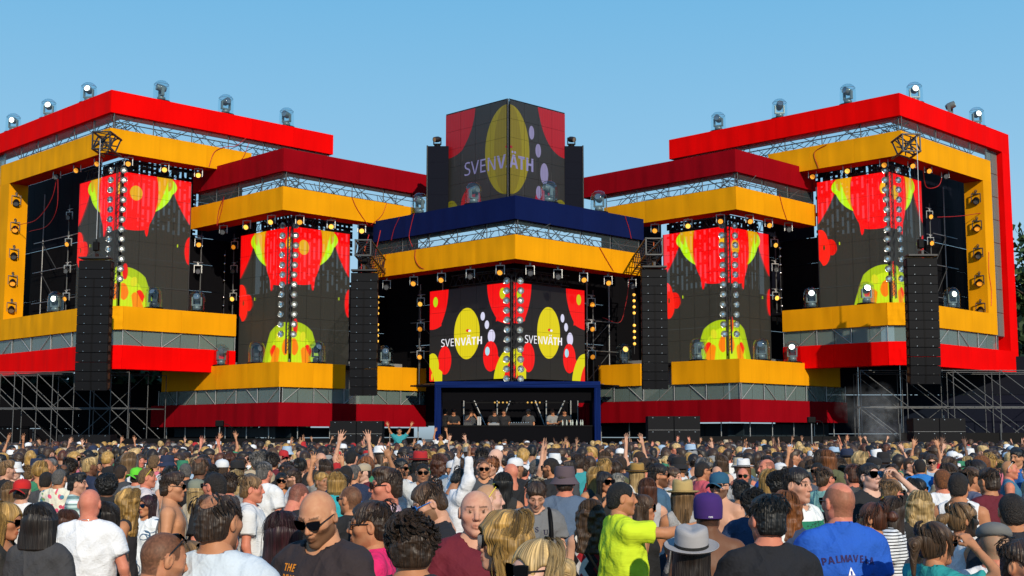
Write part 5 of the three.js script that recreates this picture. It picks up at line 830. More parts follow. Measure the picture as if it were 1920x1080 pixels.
function printPatch(t, s, name, tex, front, x0, x1, y0, y1) {
  const F = topField(s.top || 'tee', s.sex === 'f' ? 1 : 0, s.fat || 0, s.armL || s.arms || 'down', s.armR || s.arms || 'down'), n = 22, p = [], uv = [], ix = [], sg = front ? 1 : -1;
  for (let j = 0; j <= n; j++) for (let i = 0; i <= n; i++) { const x = x0 + (x1 - x0) * i / n, y = y0 + (y1 - y0) * j / n; let z = .34; for (let k = 0; k < 60; k++) { const d = F(x, y, sg * z); if (d < .004) break; z -= Math.max(.003, d * .7); } p.push(x, y, sg * (z + .002)); uv.push(front ? i / n : 1 - i / n, j / n); }
  for (let j = 0; j < n; j++) for (let i = 0; i < n; i++) { const a = j * (n + 1) + i; front ? ix.push(a, a + 1, a + n + 2, a, a + n + 2, a + n + 1) : ix.push(a, a + n + 2, a + 1, a, a + n + 1, a + n + 2); }
  const g = new THREE.BufferGeometry(); g.setAttribute('position', new THREE.Float32BufferAttribute(p, 3)); g.setAttribute('uv', new THREE.Float32BufferAttribute(uv, 2)); g.setIndex(ix); g.computeVertexNormals();
  mesh(name, g, std([1, 1, 1], .8, 0, { map: tex, transparent: true, side: THREE.DoubleSide }), t);
}
function person(s, q) {
  const t = group('person', s.label, 'person', s.group || 'people in the crowd', s.x, 0, s.z); t.rotation.y = Math.PI - (s.yaw || 0) * Math.PI / 180; t.scale.setScalar(s.h / 1.745); if (s.lean) t.rotation.order = 'YXZ', t.rotation.x = s.lean; figure(t, s, q); if (s.extra) s.extra(t, s); return t;
}
// ---------- prints and extras ----------
const repeatX = t => { t.wrapS = t.wrapT = THREE.RepeatWrapping; return t; };
const MAPS = {
  floral: repeatX(canvas(512, 512, (g, w, h) => { g.fillStyle = '#d8d6c4'; g.fillRect(0, 0, w, h); for (let i = 0; i < 260; i++) { const a = k => hash3(i, k, 41); ell(g, ['#d85a78', '#4a7f9a', '#c9a23a', '#6f9a6a', '#e8e4da', '#b8465c'][i % 6], a(1) * w, a(2) * h, 6 + a(3) * 16, 5 + a(4) * 10, a(5) * 3); } })),
  teal: repeatX(canvas(256, 512, (g, w, h) => { g.fillStyle = '#b9cfcc'; g.fillRect(0, 0, w, h); for (let y = 0; y < h; y += 64) { g.fillStyle = '#74938f'; g.fillRect(0, y, w, 16); g.fillStyle = '#e4ece8'; g.fillRect(0, y + 24, w, 14); g.fillStyle = '#4d6f74'; g.fillRect(0, y + 44, w, 6); } })),
  inky: repeatX(canvas(512, 512, (g, w, h) => { g.fillStyle = '#dfe4e8'; g.fillRect(0, 0, w, h); g.strokeStyle = '#31506e'; g.lineWidth = 5; for (let i = 0; i < 46; i++) { const a = k => hash3(i, k, 51); g.beginPath(); g.arc(a(1) * w, a(2) * h, 12 + a(3) * 30, a(4) * 6, a(4) * 6 + 4); g.stroke(); } })),
  stripe: repeatX(canvas(64, 1024, (g, w, h) => { g.fillStyle = '#d9dde2'; g.fillRect(0, 0, w, h); g.fillStyle = '#14151b'; for (let y = 0; y < h; y += 25.6) g.fillRect(0, y, w, 8.5); })),
  aztec: repeatX(canvas(512, 512, (g, w, h) => { g.fillStyle = '#100f12'; g.fillRect(0, 0, w, h); for (let k = 0; k < 6; k++) { const x = k * w / 6; g.fillStyle = ['#d8d2cc', '#141216', '#7a1018', '#d8d2cc', '#100f12', '#c8c2bc'][k]; g.beginPath(); for (let y = 0; y <= h; y += 32) g.lineTo(x + (y / 32 % 2 ? 26 : 6), y); for (let y = h; y >= 0; y -= 32) g.lineTo(x + 46 + (y / 32 % 2 ? 26 : 4), y); g.fill(); if (k % 2) for (let y = 20; y < h; y += 96) { g.fillStyle = '#a01820'; g.beginPath(); g.moveTo(x + 40, y); g.lineTo(x + 62, y + 26); g.lineTo(x + 40, y + 52); g.lineTo(x + 18, y + 26); g.fill(); } } })),
  green: repeatX(canvas(512, 512, (g, w, h) => { g.fillStyle = '#dfe3e2'; g.fillRect(0, 0, w, h); g.fillStyle = '#156f52'; g.fillRect(150, 188, 220, 44); g.fillStyle = '#0d3a2e'; for (let i = 0; i < 60; i++) g.fillRect(150 + hash3(i, 1, 61) * 214, 188 + hash3(i, 2, 61) * 40, 7, 4); g.fillStyle = '#6d7a7c'; g.fillRect(0, 30, w, 26); })),
};
function text(w, h, draw) { return canvas(w, h, g => { g.clearRect(0, 0, w, h); g.textAlign = 'center'; g.textBaseline = 'middle'; draw(g, w, h); }); }
const worn = (t, name, geo, m) => mesh(name, geo, m, t), V3 = (...a) => V(...a);
const spline = (pts, r, seg = 24) => new THREE.TubeGeometry(new THREE.CatmullRomCurve3(pts.map(p => V(...p))), seg, r, 6);
function necklace(t) { worn(t, 'necklace', new THREE.TorusGeometry(.071, .0032, 6, 40).scale(1, 1.02, 1).rotateX(Math.PI / 2 + .32).translate(0, 1.492, -.018), MAT.alu); }
function strap(t) { worn(t, 'bag_strap', spline([[-.12, 1.10, -.115], [-.02, 1.28, -.125], [.09, 1.44, -.07], [.10, 1.46, .02], [.05, 1.32, .12], [-.1, 1.08, .12]], .009), std([.12, .13, .15], .8)); }
function bagStrap(t) { worn(t, 'bag_strap', spline([[-.17, 1.02, -.12], [-.04, 1.22, -.125], [.085, 1.435, -.075], [.09, 1.45, .01], [.02, 1.26, .125], [-.15, 1.0, .12]], .010), std([.12, .05, .02], .6)); }
function garland(t) { const g = new THREE.TorusGeometry(.085, .018, 8, 36).rotateX(Math.PI / 2 + .35).translate(0, 1.47, .0); worn(t, 'flower_garland', g, std([.75, .45, .05], .9)); }
function superPrint(t, s) {
  const x = text(512, 384, (g, w, h) => { g.fillStyle = '#e58a12'; g.textAlign = 'left'; g.font = 'bold 74px sans-serif'; g.fillText('THE', 40, 60); g.fillText('REAL', 40, 134); g.save(); g.translate(20, 330); g.rotate(-.22); g.font = 'bold 62px sans-serif'; g.fillText('スペルドリ', 120, -100); g.font = 'italic bold 108px serif'; g.fillText('Superdry', 0, -8); g.fillRect(30, 48, 430, 12); g.restore(); });
  printPatch(t, s, 'shirt_print', x, true, -.17, .15, 1.19, 1.43);
}
function poloPrint(t, s) {
  const x = text(512, 320, (g, w, h) => { g.fillStyle = '#2a1850'; g.font = 'bold 76px sans-serif'; 'PALMAVELA'.split('').forEach((c, i) => { g.save(); g.translate(w / 2 + (i - 4) * 52, 70 - 26 * (1 - ((i - 4) / 4) ** 2)); g.rotate((i - 4) * .035); g.fillText(c, 0, 0); g.restore(); }); g.fillStyle = '#f2f2f8'; g.beginPath(); g.moveTo(256, 108); g.lineTo(286, 170); g.lineTo(226, 170); g.fill(); g.fillStyle = '#16308a'; g.fillRect(248, 138, 16, 30); g.fillStyle = '#1b2c80'; g.font = '26px sans-serif'; g.fillText('- - - - -          - - - - -', w / 2, 158); g.fillStyle = '#eceffa'; g.font = 'italic 66px serif'; g.fillText('Bag of Palma', w / 2, 230); g.fillStyle = '#a8203a'; g.fillRect(150, 282, 210, 10); });
  printPatch(t, s, 'shirt_print', x, false, -.17, .17, 1.14, 1.37);
}
function capMark(t) { const x = text(128, 48, (g, w, h) => { g.fillStyle = '#e8e6ee'; g.font = 'bold 40px sans-serif'; g.fillText('CVD', w / 2, h / 2); }); const g = new THREE.CylinderGeometry(.0935, .0935, .018, 10, 1, true, Math.PI - .26, .52).scale(1, 1, 1.22).translate(0, 1.52 + .098, -.012); mesh('cap_mark', g, std([1, 1, 1], .8, 0, { map: x, transparent: true, side: THREE.DoubleSide }), t); }
function heldAt(t, l) { t.updateMatrixWorld(true); return t.localToWorld(V(...l)); }
function phoneBoy(t, s) {
  const x = text(256, 128, (g, w, h) => { g.fillStyle = '#1c1a3a'; g.font = 'bold 62px serif'; g.fillText('L', 50, 72); g.fillText('S', 128, 48); g.fillText('U', 206, 72); }); printPatch(t, s, 'shirt_print', x, true, -.13, .13, 1.24, 1.37);
  for (const k of [-1, 1]) worn(t, 'backpack_strap', spline([[.125 * k, 1.10, .12], [.13 * k, 1.27, .15], [.125 * k, 1.41, .118], [.12 * k, 1.492, .01], [.115 * k, 1.465, -.09], [.11 * k, 1.3, -.16]], .019), MAT.black);
  worn(t, 'backpack', new RoundedBoxGeometry(.32, .44, .16, 3, .05).translate(0, 1.2, -.21), std([.03, .033, .04], .85));
  const p = heldAt(t, [0, 1.17, .335]), g = group('phone', 'dark phone held in both hands by the young man with the backpack', 'phone', null, p.x, p.y, p.z); g.rotation.y = t.rotation.y; g.scale.copy(t.scale); mesh('case', new RoundedBoxGeometry(.075, .012, .14, 2, .005), MAT.black, g, { r: [.5, 0, 0] }); mesh('display', box(.066, .002, .128, 0, .0075, 0), std([.03, .05, .08], .1), g, { r: [.5, 0, 0] });
}
function waterBottle(t) { const p = heldAt(t, [-.19, 1.16, .40]), g = group('water_bottle', 'clear plastic water bottle held low by the woman in the straw hat', 'bottle', null, p.x, p.y, p.z); mesh('bottle_body', new THREE.LatheGeometry([[0, 0], [.032, 0], [.034, .02], [.031, .06], [.034, .10], [.033, .15], [.013, .19], [.013, .205], [0, .205]].map(q => new THREE.Vector2(...q)), 16), new THREE.MeshPhysicalMaterial({ color: C3(.6, .75, .85), roughness: .08, transparent: true, opacity: .4 }), g); mesh('bottle_cap', new THREE.CylinderGeometry(.016, .016, .018, 12).translate(0, .213, 0), std([.02, .2, .5], .5), g); }
const NAMED = [
  [-3.38, -8.54, 1.680, 95, "blonde woman in sunglasses with bare tanned shoulders at the left edge", { sex:'f',hair:{kind:'long',c:'gold',seed:3},skin:'tan',top:'tank',colour:[.02,.02,.02],glasses:{},head:{pitch:.15} }],
  [-3.08, -8.39, 1.678, 8, "woman with dark wavy bob and charcoal top, back turned, beside the bald man", { sex:'f',hair:{kind:'bob',c:'dark',seed:1},skin:'tan',top:'tee',colour:[.045,.045,.05] }],
  [-3.25, -9.86, 1.721, 0, "bald man in plain white t-shirt seen from behind, thin silver necklace", { hair:{kind:'bald'},skin:'red',top:'tee',colour:[.78,.80,.84],fat:.35,arms:'out',extra:necklace }],
  [-5.05, -13.19, 1.659, 0, "man in red cap worn backwards and white t-shirt, back turned", { hair:{kind:'short',c:'brown'},top:'tee',colour:[.75,.76,.78],hat:{kind:'capback',c:[.55,.012,.012]} }],
  [-5.80, -15.92, 1.668, 2, "man with cropped brown hair and dark grey t-shirt behind the red cap", { hair:{kind:'crop',c:'dark'},top:'tee',colour:[.05,.052,.06],skin:'warm' }],
  [-5.59, -15.79, 1.704, 15, "grey haired man in floral shirt, back turned", { hair:{kind:'crop',c:'grey',seed:2},top:'tee',colour:[.6,.6,.5],map:MAPS.floral,skin:'tan' }],
  [-4.89, -14.39, 1.690, 78, "young man with dark quiff and teal white striped shirt, facing right", { hair:{kind:'quiff',c:'black',seed:2},top:'tee',map:MAPS.teal,skin:'fair' }],
  [-3.60, -10.44, 1.524, 12, "woman with long dark brown hair just left of the bald man's head", { sex:'f',hair:{kind:'mid',c:'auburn',seed:4},top:'tank',colour:[.03,.03,.04],skin:'tan' }],
  [-4.61, -14.54, 1.661, -20, "person with round black afro hair and black t-shirt", { hair:{kind:'afro',c:'black',seed:1},top:'tee',colour:[.012,.012,.014],skin:'brown' }],
  [-3.19, -10.12, 1.606, 20, "woman with very long straight dark hair, black tank, beside the bald man", { sex:'f',hair:{kind:'long',c:'dark',seed:2},skin:'tan',top:'tank',colour:[.012,.012,.013] }],
  [-3.46, -11.46, 1.637, -95, "woman with wavy blonde hair and round sunglasses facing left", { sex:'f',hair:{kind:'wavy',c:'gold',seed:5},skin:'tan',top:'tank',colour:[.02,.02,.025],glasses:{big:1} }],
  [-3.76, -13.18, 1.506, -150, "woman with dark red hair and mirrored sunglasses in white printed top", { sex:'f',hair:{kind:'mid',c:'wine',seed:6},skin:'tan',top:'tee',map:MAPS.inky,glasses:{l:'blue'} }],
  [-3.04, -11.47, 1.784, 84, "shirtless young man with side parted brown hair and sunglasses in profile", { hair:{kind:'quiff',c:'brown',seed:5},skin:'warm',top:'bare',glasses:{},extra:strap }],
  [-4.43, -15.53, 1.725, 74, "blond man with yellow sunglasses pushed up on his head", { hair:{kind:'crop',c:'light',seed:3},skin:'red',top:'tee',colour:[.68,.62,.64],glasses:{f:'yellow',l:'gold',up:1} }],
  [-3.38, -13.72, 1.640, 20, "blonde woman wearing a washed olive baseball cap, back turned", { sex:'f',hair:{kind:'long',c:'blond',seed:7},top:'tank',colour:[.5,.42,.3],hat:{kind:'cap',c:[.20,.22,.17]},skin:'tan' }],
  [-2.64, -11.33, 1.797, -62, "broad man in black shirt with sunglasses and short greying hair, facing left", { hair:{kind:'crop',c:'dark',seed:4},skin:'red',top:'tee',colour:[.008,.008,.010],fat:.5,glasses:{} }],
  [-1.52, -5.54, 1.724, 52, "man with shaved balding head and sunglasses pushed up, at the bottom edge", { hair:{kind:'buzz',c:'dark'},skin:'tan',top:'tee',colour:[.02,.02,.025],glasses:{up:1},head:{pitch:.22} }],
  [-1.81, -7.29, 1.527, 80, "woman with sunglasses in her streaked hair beside the shaved man", { sex:'f',hair:{kind:'mid',c:'light',seed:8},skin:'tan',top:'tank',colour:[.02,.02,.02],glasses:{up:1} }],
  [-1.30, -5.70, 1.883, 12, "balding man with brown hair round a bare crown, pale blue t-shirt, back turned", { hair:{kind:'balding',c:'brown',seed:3},skin:'tan',top:'tee',colour:[.58,.66,.74],head:{yaw:-.25} }],
  [-2.42, -11.92, 1.740, 85, "fair man with short ginger blond hair in profile, white t-shirt", { hair:{kind:'short',c:'light',seed:7},skin:'red',top:'tee',colour:[.72,.73,.74] }],
  [-2.96, -15.28, 1.795, 30, "grey haired man in white t-shirt among the crowd, back turned", { hair:{kind:'short',c:'grey',seed:8},skin:'red',top:'tee',colour:[.76,.78,.8] }],
  [-1.84, -10.83, 1.739, 28, "man with buzzed nape bending his head down in black t-shirt", { hair:{kind:'buzz',c:'dark'},skin:'red',top:'tee',colour:[.010,.011,.016],fat:.3,head:{pitch:.55} }],
  [-3.22, -17.86, 1.587, 170, "dark haired woman in sunglasses facing the camera beside a bearded man", { sex:'f',hair:{kind:'mid',c:'black',seed:3},skin:'tan',top:'tank',colour:[.1,.1,.1],glasses:{big:1} }],
  [-2.90, -16.93, 1.665, -100, "bearded man in sunglasses and white shirt turned towards the dark haired woman", { hair:{kind:'short',c:'brown',seed:9},beard:1,skin:'fair',top:'polo',colour:[.7,.7,.72],glasses:{} }],
  [-1.87, -13.64, 1.731, 0, "person with golden brown bowl cut and turquoise top, back turned", { sex:'f',hair:{kind:'bowl',c:'gold',seed:2},top:'tee',colour:[.02,.36,.42],skin:'fair' }],
  [-1.21, -6.81, 1.728, 0, "woman with straight dark wine red hair, back turned, near the bald man", { sex:'f',hair:{kind:'mid',c:'wine',seed:9},top:'tee',colour:[.02,.018,.022],skin:'fair' }],
  [-0.94, -6.35, 1.875, -152, "bald man in black sunglasses looking down, brown t-shirt with orange lettering", { hair:{kind:'bald'},beard:1,skin:'warm',top:'tee',colour:[.028,.018,.020],glasses:{},head:{pitch:.42,yaw:.12},extra:superPrint }],
  [-1.32, -10.43, 1.722, -55, "man with dark mohawk crop and sunglasses, black t-shirt, facing left", { hair:{kind:'buzz',c:'black'},skin:'tan',top:'tee',colour:[.01,.01,.012],glasses:{} }],
  [-0.75, -6.76, 1.781, -92, "brown haired man with clear glasses in profile, magenta shirt", { hair:{kind:'short',c:'brown',seed:4},skin:'tan',top:'polo',colour:[.75,.015,.14],glasses:{l:'clear'},fat:.3 }],
  [-0.93, -9.41, 1.881, -100, "man with swept back quiff, shaved sides and sunglasses in profile", { hair:{kind:'quiff',c:'brown',seed:6},skin:'red',top:'tee',colour:[.62,.42,.46],glasses:{} }],
  [-0.42, -5.48, 1.790, 6, "man with thick curly dark brown hair, back turned, at the bottom edge", { hair:{kind:'curly',c:'brown',seed:4},skin:'tan',top:'tee',colour:[.02,.02,.03] }],
  [-0.50, -8.36, 1.824, -105, "man in bright blue framed sunglasses leaning forward, black t-shirt", { hair:{kind:'short',c:'mid',seed:5},beard:1,skin:'fair',top:'tee',colour:[.010,.011,.016],glasses:{f:'blue',l:'blue'},head:{pitch:.42} }],
  [-0.20, -7.20, 1.828, 170, "bald man in maroon v neck facing the camera", { hair:{kind:'bald'},skin:'fair',top:'vneck',colour:[.13,.006,.018],head:{yaw:-.12,w:1.13} }],
  [-0.04, -5.74, 1.785, -95, "blonde woman with loose long hair and sunglasses in profile", { sex:'f',hair:{kind:'wavy',c:'gold',seed:9},skin:'fair',top:'tank',colour:[.3,.3,.3],glasses:{big:1} }],
  [0.09, -5.03, 1.725, -128, "woman with fair hair and big round sunglasses, lowest in the picture", { sex:'f',hair:{kind:'pony',c:'blond',seed:3},skin:'pale',top:'tank',colour:[.5,.5,.5],glasses:{big:1} }],
  [-0.38, -17.46, 1.773, 178, "man with shaved head and sunglasses in charcoal v neck facing the camera", { hair:{kind:'buzz',c:'dark'},beard:1,skin:'warm',top:'vneck',colour:[.05,.055,.065],glasses:{} }],
  [-1.45, -16.71, 1.803, 120, "man in white t-shirt with rainbow collar and sunglasses", { hair:{kind:'short',c:'black',seed:3},skin:'olive',top:'tee',colour:[.76,.78,.8],glasses:{l:'green'},extra:garland }],
  [-1.14, -16.29, 1.758, 172, "smiling man in sunglasses and pale grey t-shirt with one raised hand", { hair:{kind:'crop',c:'black',seed:6},skin:'olive',top:'tee',colour:[.55,.58,.6],glasses:{},armR:'upv',armL:'down' }],
  [-0.65, -14.96, 1.729, 70, "black haired man in white shirt raising both arms, head bent", { hair:{kind:'short',c:'black',seed:11},skin:'olive',top:'long',colour:[.75,.76,.8],glasses:{},arms:'up',head:{pitch:.5} }],
  [-0.85, -18.41, 1.737, 150, "man in white cap facing the camera behind the raised arms", { hair:{kind:'short',c:'brown'},skin:'warm',top:'tee',colour:[.3,.35,.4],hat:{kind:'cap',c:[.7,.7,.72]} }],
  [-0.09, -13.08, 1.743, 0, "woman with long jet black hair, back turned", { sex:'f',hair:{kind:'long',c:'black',seed:5},skin:'tan',top:'tank',colour:[.02,.02,.02] }],
  [-0.02, -15.59, 1.781, -40, "bald sunburnt man in black tank top, back turned", { hair:{kind:'bald'},skin:'red',top:'tank',colour:[.01,.01,.012] }],
  [-0.17, -9.60, 1.768, 80, "pale man in profile with yellow sunglasses on his head", { hair:{kind:'buzz',c:'light'},skin:'pale',top:'tee',colour:[.4,.4,.4],glasses:{f:'yellow',l:'gold',up:1} }],
  [0.21, -11.43, 1.725, 176, "young man with backpack looking down at his phone, grey t-shirt with letters", { hair:{kind:'short',c:'brown',seed:12},skin:'fair',top:'tee',colour:[.16,.165,.175],arms:'phone',head:{pitch:.55},extra:phoneBoy }],
  [0.48, -11.63, 1.831, 5, "large man in mauve bucket hat and slate blue t-shirt, back turned", { hair:{kind:'short',c:'brown',seed:2},skin:'red',top:'tee',colour:[.085,.13,.21],fat:1.1,hat:{kind:'bucket',c:[.10,.07,.085]} }],
  [0.63, -10.16, 1.612, 10, "woman with long wavy hair in black white and red patterned top, back turned", { sex:'f',hair:{kind:'wavy',c:'mid',seed:11},skin:'fair',top:'tank',map:MAPS.aztec,extra:bagStrap }],
  [0.83, -9.66, 1.778, 78, "man in neon yellow t-shirt stretching one arm out to the right", { hair:{kind:'crop',c:'black',seed:9},skin:'tan',top:'tee',colour:[.62,.80,.02],armL:'down',armR:'ahead',fat:.4,head:{yaw:-.1} }, 0],
  [1.14, -11.06, 1.614, 95, "woman in violet sunglasses and black tank top facing right", { sex:'f',hair:{kind:'mid',c:'mid',seed:12},skin:'tan',top:'tank',colour:[.008,.008,.009],glasses:{l:'violet',big:1},fat:.3 }],
  [1.50, -11.26, 1.716, 0, "woman with long fair hair under a small straw hat, back turned", { sex:'f',hair:{kind:'long',c:'light',seed:13},skin:'tan',top:'tank',colour:[.35,.35,.36],hat:{kind:'fedora',c:[.46,.33,.13],band:[.36,.25,.10]},arms:'drink',extra:waterBottle }],
  [0.93, -6.67, 1.651, 5, "person in pale grey felt hat with thin black cord, at the bottom edge", { sex:'f',hair:{kind:'mid',c:'dark',seed:14},skin:'tan',top:'tank',colour:[.02,.02,.02],hat:{kind:'fedora',c:[.36,.35,.36],band:[.01,.01,.01],tilt:-.2} }],
  [1.28, -8.38, 1.739, 0, "shirtless dark skinned man in purple fitted cap, back turned", { hair:{kind:'buzz',c:'black'},skin:'brown',top:'bare',fat:.9,hat:{kind:'fitted',c:[.045,.012,.14]},extra:capMark }],
  [1.40, -13.22, 1.678, 5, "woman with straight reddish brown hair, back turned, behind the violet sunglasses", { sex:'f',hair:{kind:'mid',c:'auburn',seed:15},top:'tank',colour:[.4,.4,.42] }],
  [1.60, -13.90, 1.809, 95, "tanned man with dark swept hair and sunglasses in profile", { hair:{kind:'short',c:'dark',seed:13},beard:1,skin:'tan',top:'tee',colour:[.05,.12,.2],glasses:{} }],
  [2.01, -15.84, 1.709, 128, "man with short light brown hair and no glasses looking right", { hair:{kind:'short',c:'mid',seed:14},skin:'fair',top:'tee',colour:[.6,.6,.6] }],
  [1.09, -14.83, 1.695, 152, "dark haired woman in sunglasses and black tank facing the camera", { sex:'f',hair:{kind:'mid',c:'dark',seed:16},skin:'tan',top:'tank',colour:[.01,.01,.01],glasses:{big:1},armR:'face',armL:'down' }],
  [0.98, -15.22, 1.739, -35, "woman with long dark blonde hair in a thin strapped top", { sex:'f',hair:{kind:'long',c:'gold',seed:17},skin:'tan',top:'tank',colour:[.03,.03,.03] }],
  [1.36, -16.50, 1.623, 0, "person with short silver white hair", { sex:'f',hair:{kind:'short',c:'white',seed:3},skin:'fair',top:'tee',colour:[.3,.3,.35] }],
  [1.62, -16.58, 1.737, -15, "blonde woman in brown straw trilby, back turned", { sex:'f',hair:{kind:'mid',c:'blond',seed:18},skin:'fair',top:'tank',colour:[.6,.6,.6],hat:{kind:'fedora',c:[.34,.20,.05],band:[.05,.03,.02]} }],
  [0.48, -16.07, 1.836, -70, "man with cropped dark hair and sunglasses, black t-shirt, beside the bucket hat", { hair:{kind:'crop',c:'dark',seed:7},beard:1,skin:'tan',top:'tee',colour:[.015,.016,.02],glasses:{} }],
  [1.97, -12.17, 1.761, -150, "shirtless bearded man in blue cap and sunglasses facing the camera", { hair:{kind:'crop',c:'dark',seed:2},beard:1,skin:'fair',top:'bare',glasses:{},hat:{kind:'cap',c:[.015,.09,.17]} }],
  [2.34, -13.09, 1.662, 8, "man with thick black hair and slate blue t-shirt, back turned", { hair:{kind:'short',c:'black',seed:15},skin:'tan',top:'tee',colour:[.07,.13,.19] }],
  [2.06, -10.95, 1.660, 0, "black haired person in navy t-shirt behind the black shirted man", { hair:{kind:'curly',c:'black',seed:5},skin:'tan',top:'tee',colour:[.018,.04,.10],fat:.5,arms:'out' }],
  [1.35, -6.80, 1.812, -8, "man with straight black hair and black t-shirt, back turned, broad shoulders", { hair:{kind:'short',c:'black',seed:16},skin:'red',top:'tee',colour:[.006,.007,.012],fat:.5,head:{yaw:.2} }],
  [2.10, -9.85, 1.689, 0, "woman with curly red brown hair, back turned", { sex:'f',hair:{kind:'wavy',c:'ginger',seed:19},skin:'fair',top:'tee',colour:[.02,.04,.1] }],
  [2.23, -9.96, 1.865, 138, "round faced man with brown hair in white and green t-shirt facing right", { hair:{kind:'short',c:'dark',seed:17},skin:'fair',top:'tee',map:MAPS.green,fat:.4 }],
  [1.96, -7.69, 1.854, -6, "balding man in bright blue polo shirt with printed back", { hair:{kind:'thin',c:'mid'},skin:'red',top:'polo',colour:[.012,.10,.52],fat:.5,head:{yaw:.25},glasses:{},extra:poloPrint }],
  [2.88, -14.41, 1.737, -30, "woman with long straight golden hair near the bald man in grey", { sex:'f',hair:{kind:'long',c:'gold',seed:21},skin:'fair',top:'tank',colour:[.3,.3,.33] }],
  [2.81, -13.57, 1.722, 0, "man with bushy black hair right of the golden haired woman", { hair:{kind:'curly',c:'black',seed:6},skin:'tan',top:'tee',colour:[.1,.1,.12] }],
  [3.17, -17.54, 1.670, -170, "bald man in green tinted sunglasses and grey t-shirt facing the camera", { hair:{kind:'bald'},skin:'red',top:'tee',colour:[.36,.37,.38],glasses:{l:'green'} }],
  [3.26, -16.36, 1.817, -105, "man with receding hair in vivid blue t-shirt, facing left", { hair:{kind:'thin',c:'dark'},skin:'red',top:'tee',colour:[.012,.16,.58] }],
  [2.47, -16.50, 1.780, 70, "man in coral pink t-shirt with sunglasses, facing right", { hair:{kind:'crop',c:'dark',seed:8},skin:'tan',top:'tee',colour:[.62,.10,.13],glasses:{},fat:.5 }],
  [3.44, -12.19, 1.856, 158, "young man in mirrored sunglasses looking up, black t-shirt", { hair:{kind:'short',c:'dark',seed:18},skin:'pale',top:'tee',colour:[.012,.013,.016],glasses:{l:'blue',big:1},head:{pitch:-.25},armL:'head',armR:'down' }],
  [2.53, -9.02, 1.661, -58, "woman with dark brown hair in a bun and thin glasses", { sex:'f',hair:{kind:'bun',c:'auburn',seed:2},skin:'tan',top:'tank',colour:[.3,.28,.3],glasses:{l:'clear'} }],
  [2.95, -10.01, 1.652, -62, "woman in black and white striped t-shirt with sunglasses on her head", { sex:'f',hair:{kind:'mid',c:'brown',seed:22},skin:'tan',top:'tee',map:MAPS.stripe,glasses:{up:1},extra:bagStrap }],
  [3.44, -10.82, 1.648, 0, "woman with bleached curly shoulder length hair, dark top, back turned", { sex:'f',hair:{kind:'wavy',c:'blond',seed:23},skin:'tan',top:'tee',colour:[.014,.014,.016] }],
  [3.43, -11.53, 1.720, 58, "man with short sandy hair and sunglasses turned to the right", { hair:{kind:'short',c:'light',seed:19},skin:'red',top:'tee',colour:[.3,.32,.35],glasses:{} }],
  [4.48, -13.31, 1.774, 4, "man with cropped ginger hair and sunburnt neck in white t-shirt", { hair:{kind:'crop',c:'ginger',seed:9},skin:'red',top:'tee',colour:[.74,.76,.8] }],
  [3.96, -11.33, 1.797, 28, "man with sunglasses on the back of his head in white vest", { hair:{kind:'crop',c:'dark',seed:10},skin:'tan',top:'tank',colour:[.75,.76,.78],glasses:{up:1} }],
  [4.82, -13.38, 1.783, 82, "man in profile with light brown hair beside the white vest", { hair:{kind:'short',c:'mid',seed:20},skin:'tan',top:'tee',colour:[.1,.12,.2] }],
  [3.09, -8.77, 1.671, 84, "smiling blonde woman with black sunglasses pushed up, facing right", { sex:'f',hair:{kind:'pony',c:'light',seed:5,len:.1},skin:'tan',top:'tank',colour:[.72,.73,.75],glasses:{up:1} }],
  [2.33, -7.05, 1.655, 68, "woman with brown ponytail and teal top holding her head with one hand", { sex:'f',hair:{kind:'pony',c:'mid',seed:6,len:.16},skin:'tan',top:'tee',colour:[.02,.30,.30],glasses:{},armL:'head',armR:'head' }, 0],
  [2.65, -7.06, 1.645, 18, "man in grey flat cap and white t-shirt, back turned", { hair:{kind:'buzz',c:'grey'},skin:'red',top:'tee',colour:[.72,.74,.8],hat:{kind:'flat',c:[.15,.15,.145]} }],
  [3.27, -8.38, 1.754, 8, "man with short dark hair and black t-shirt at the right edge, back turned", { hair:{kind:'crop',c:'dark',seed:11},skin:'tan',top:'tee',colour:[.014,.016,.024],fat:.3 }],
  [4.60, -12.34, 1.802, -25, "man with thick brown hair and wine red t-shirt", { hair:{kind:'short',c:'brown',seed:21},skin:'tan',top:'tee',colour:[.12,.008,.02] }],
  [6.64, -17.02, 1.782, 112, "fair man with white sunglasses on his head in blue tank", { hair:{kind:'buzz',c:'light'},skin:'red',top:'tank',colour:[.05,.17,.28],glasses:{up:1,f:'white',l:'blue'} }],
  [6.11, -19.13, 1.761, 0, "man in vivid blue polo, back turned, far from the camera", { hair:{kind:'crop',c:'dark',seed:12},skin:'tan',top:'polo',colour:[.012,.17,.55] }],
  [4.56, -14.34, 1.638, 88, "woman with long black hair and glasses in profile", { sex:'f',hair:{kind:'long',c:'black',seed:24},skin:'tan',top:'tank',colour:[.05,.05,.06],glasses:{} }],
  [2.32, -5.82, 1.660, 150, "person in salmon pink t-shirt cut off by the right edge", { hair:{kind:'short',c:'brown',seed:22},skin:'tan',top:'tee',colour:[.70,.22,.26] }],
  [-5.30, -13.51, 1.629, -20, "woman with dark blonde straight hair left of the red cap", { sex:'f',hair:{kind:'long',c:'light',seed:25},skin:'tan',top:'tank',colour:[.03,.12,.12] }],
  [-5.48, -17.90, 1.704, 10, "man with flat brown hair in charcoal t-shirt behind the afro", { hair:{kind:'crop',c:'brown',seed:13},skin:'tan',top:'tee',colour:[.04,.045,.055],fat:.6 }],
  [-5.16, -17.59, 1.660, 20, "man in bright green cap worn backwards", { hair:{kind:'crop',c:'brown'},skin:'red',top:'tee',colour:[.35,.36,.38],hat:{kind:'capback',c:[.12,.62,.03]} }],
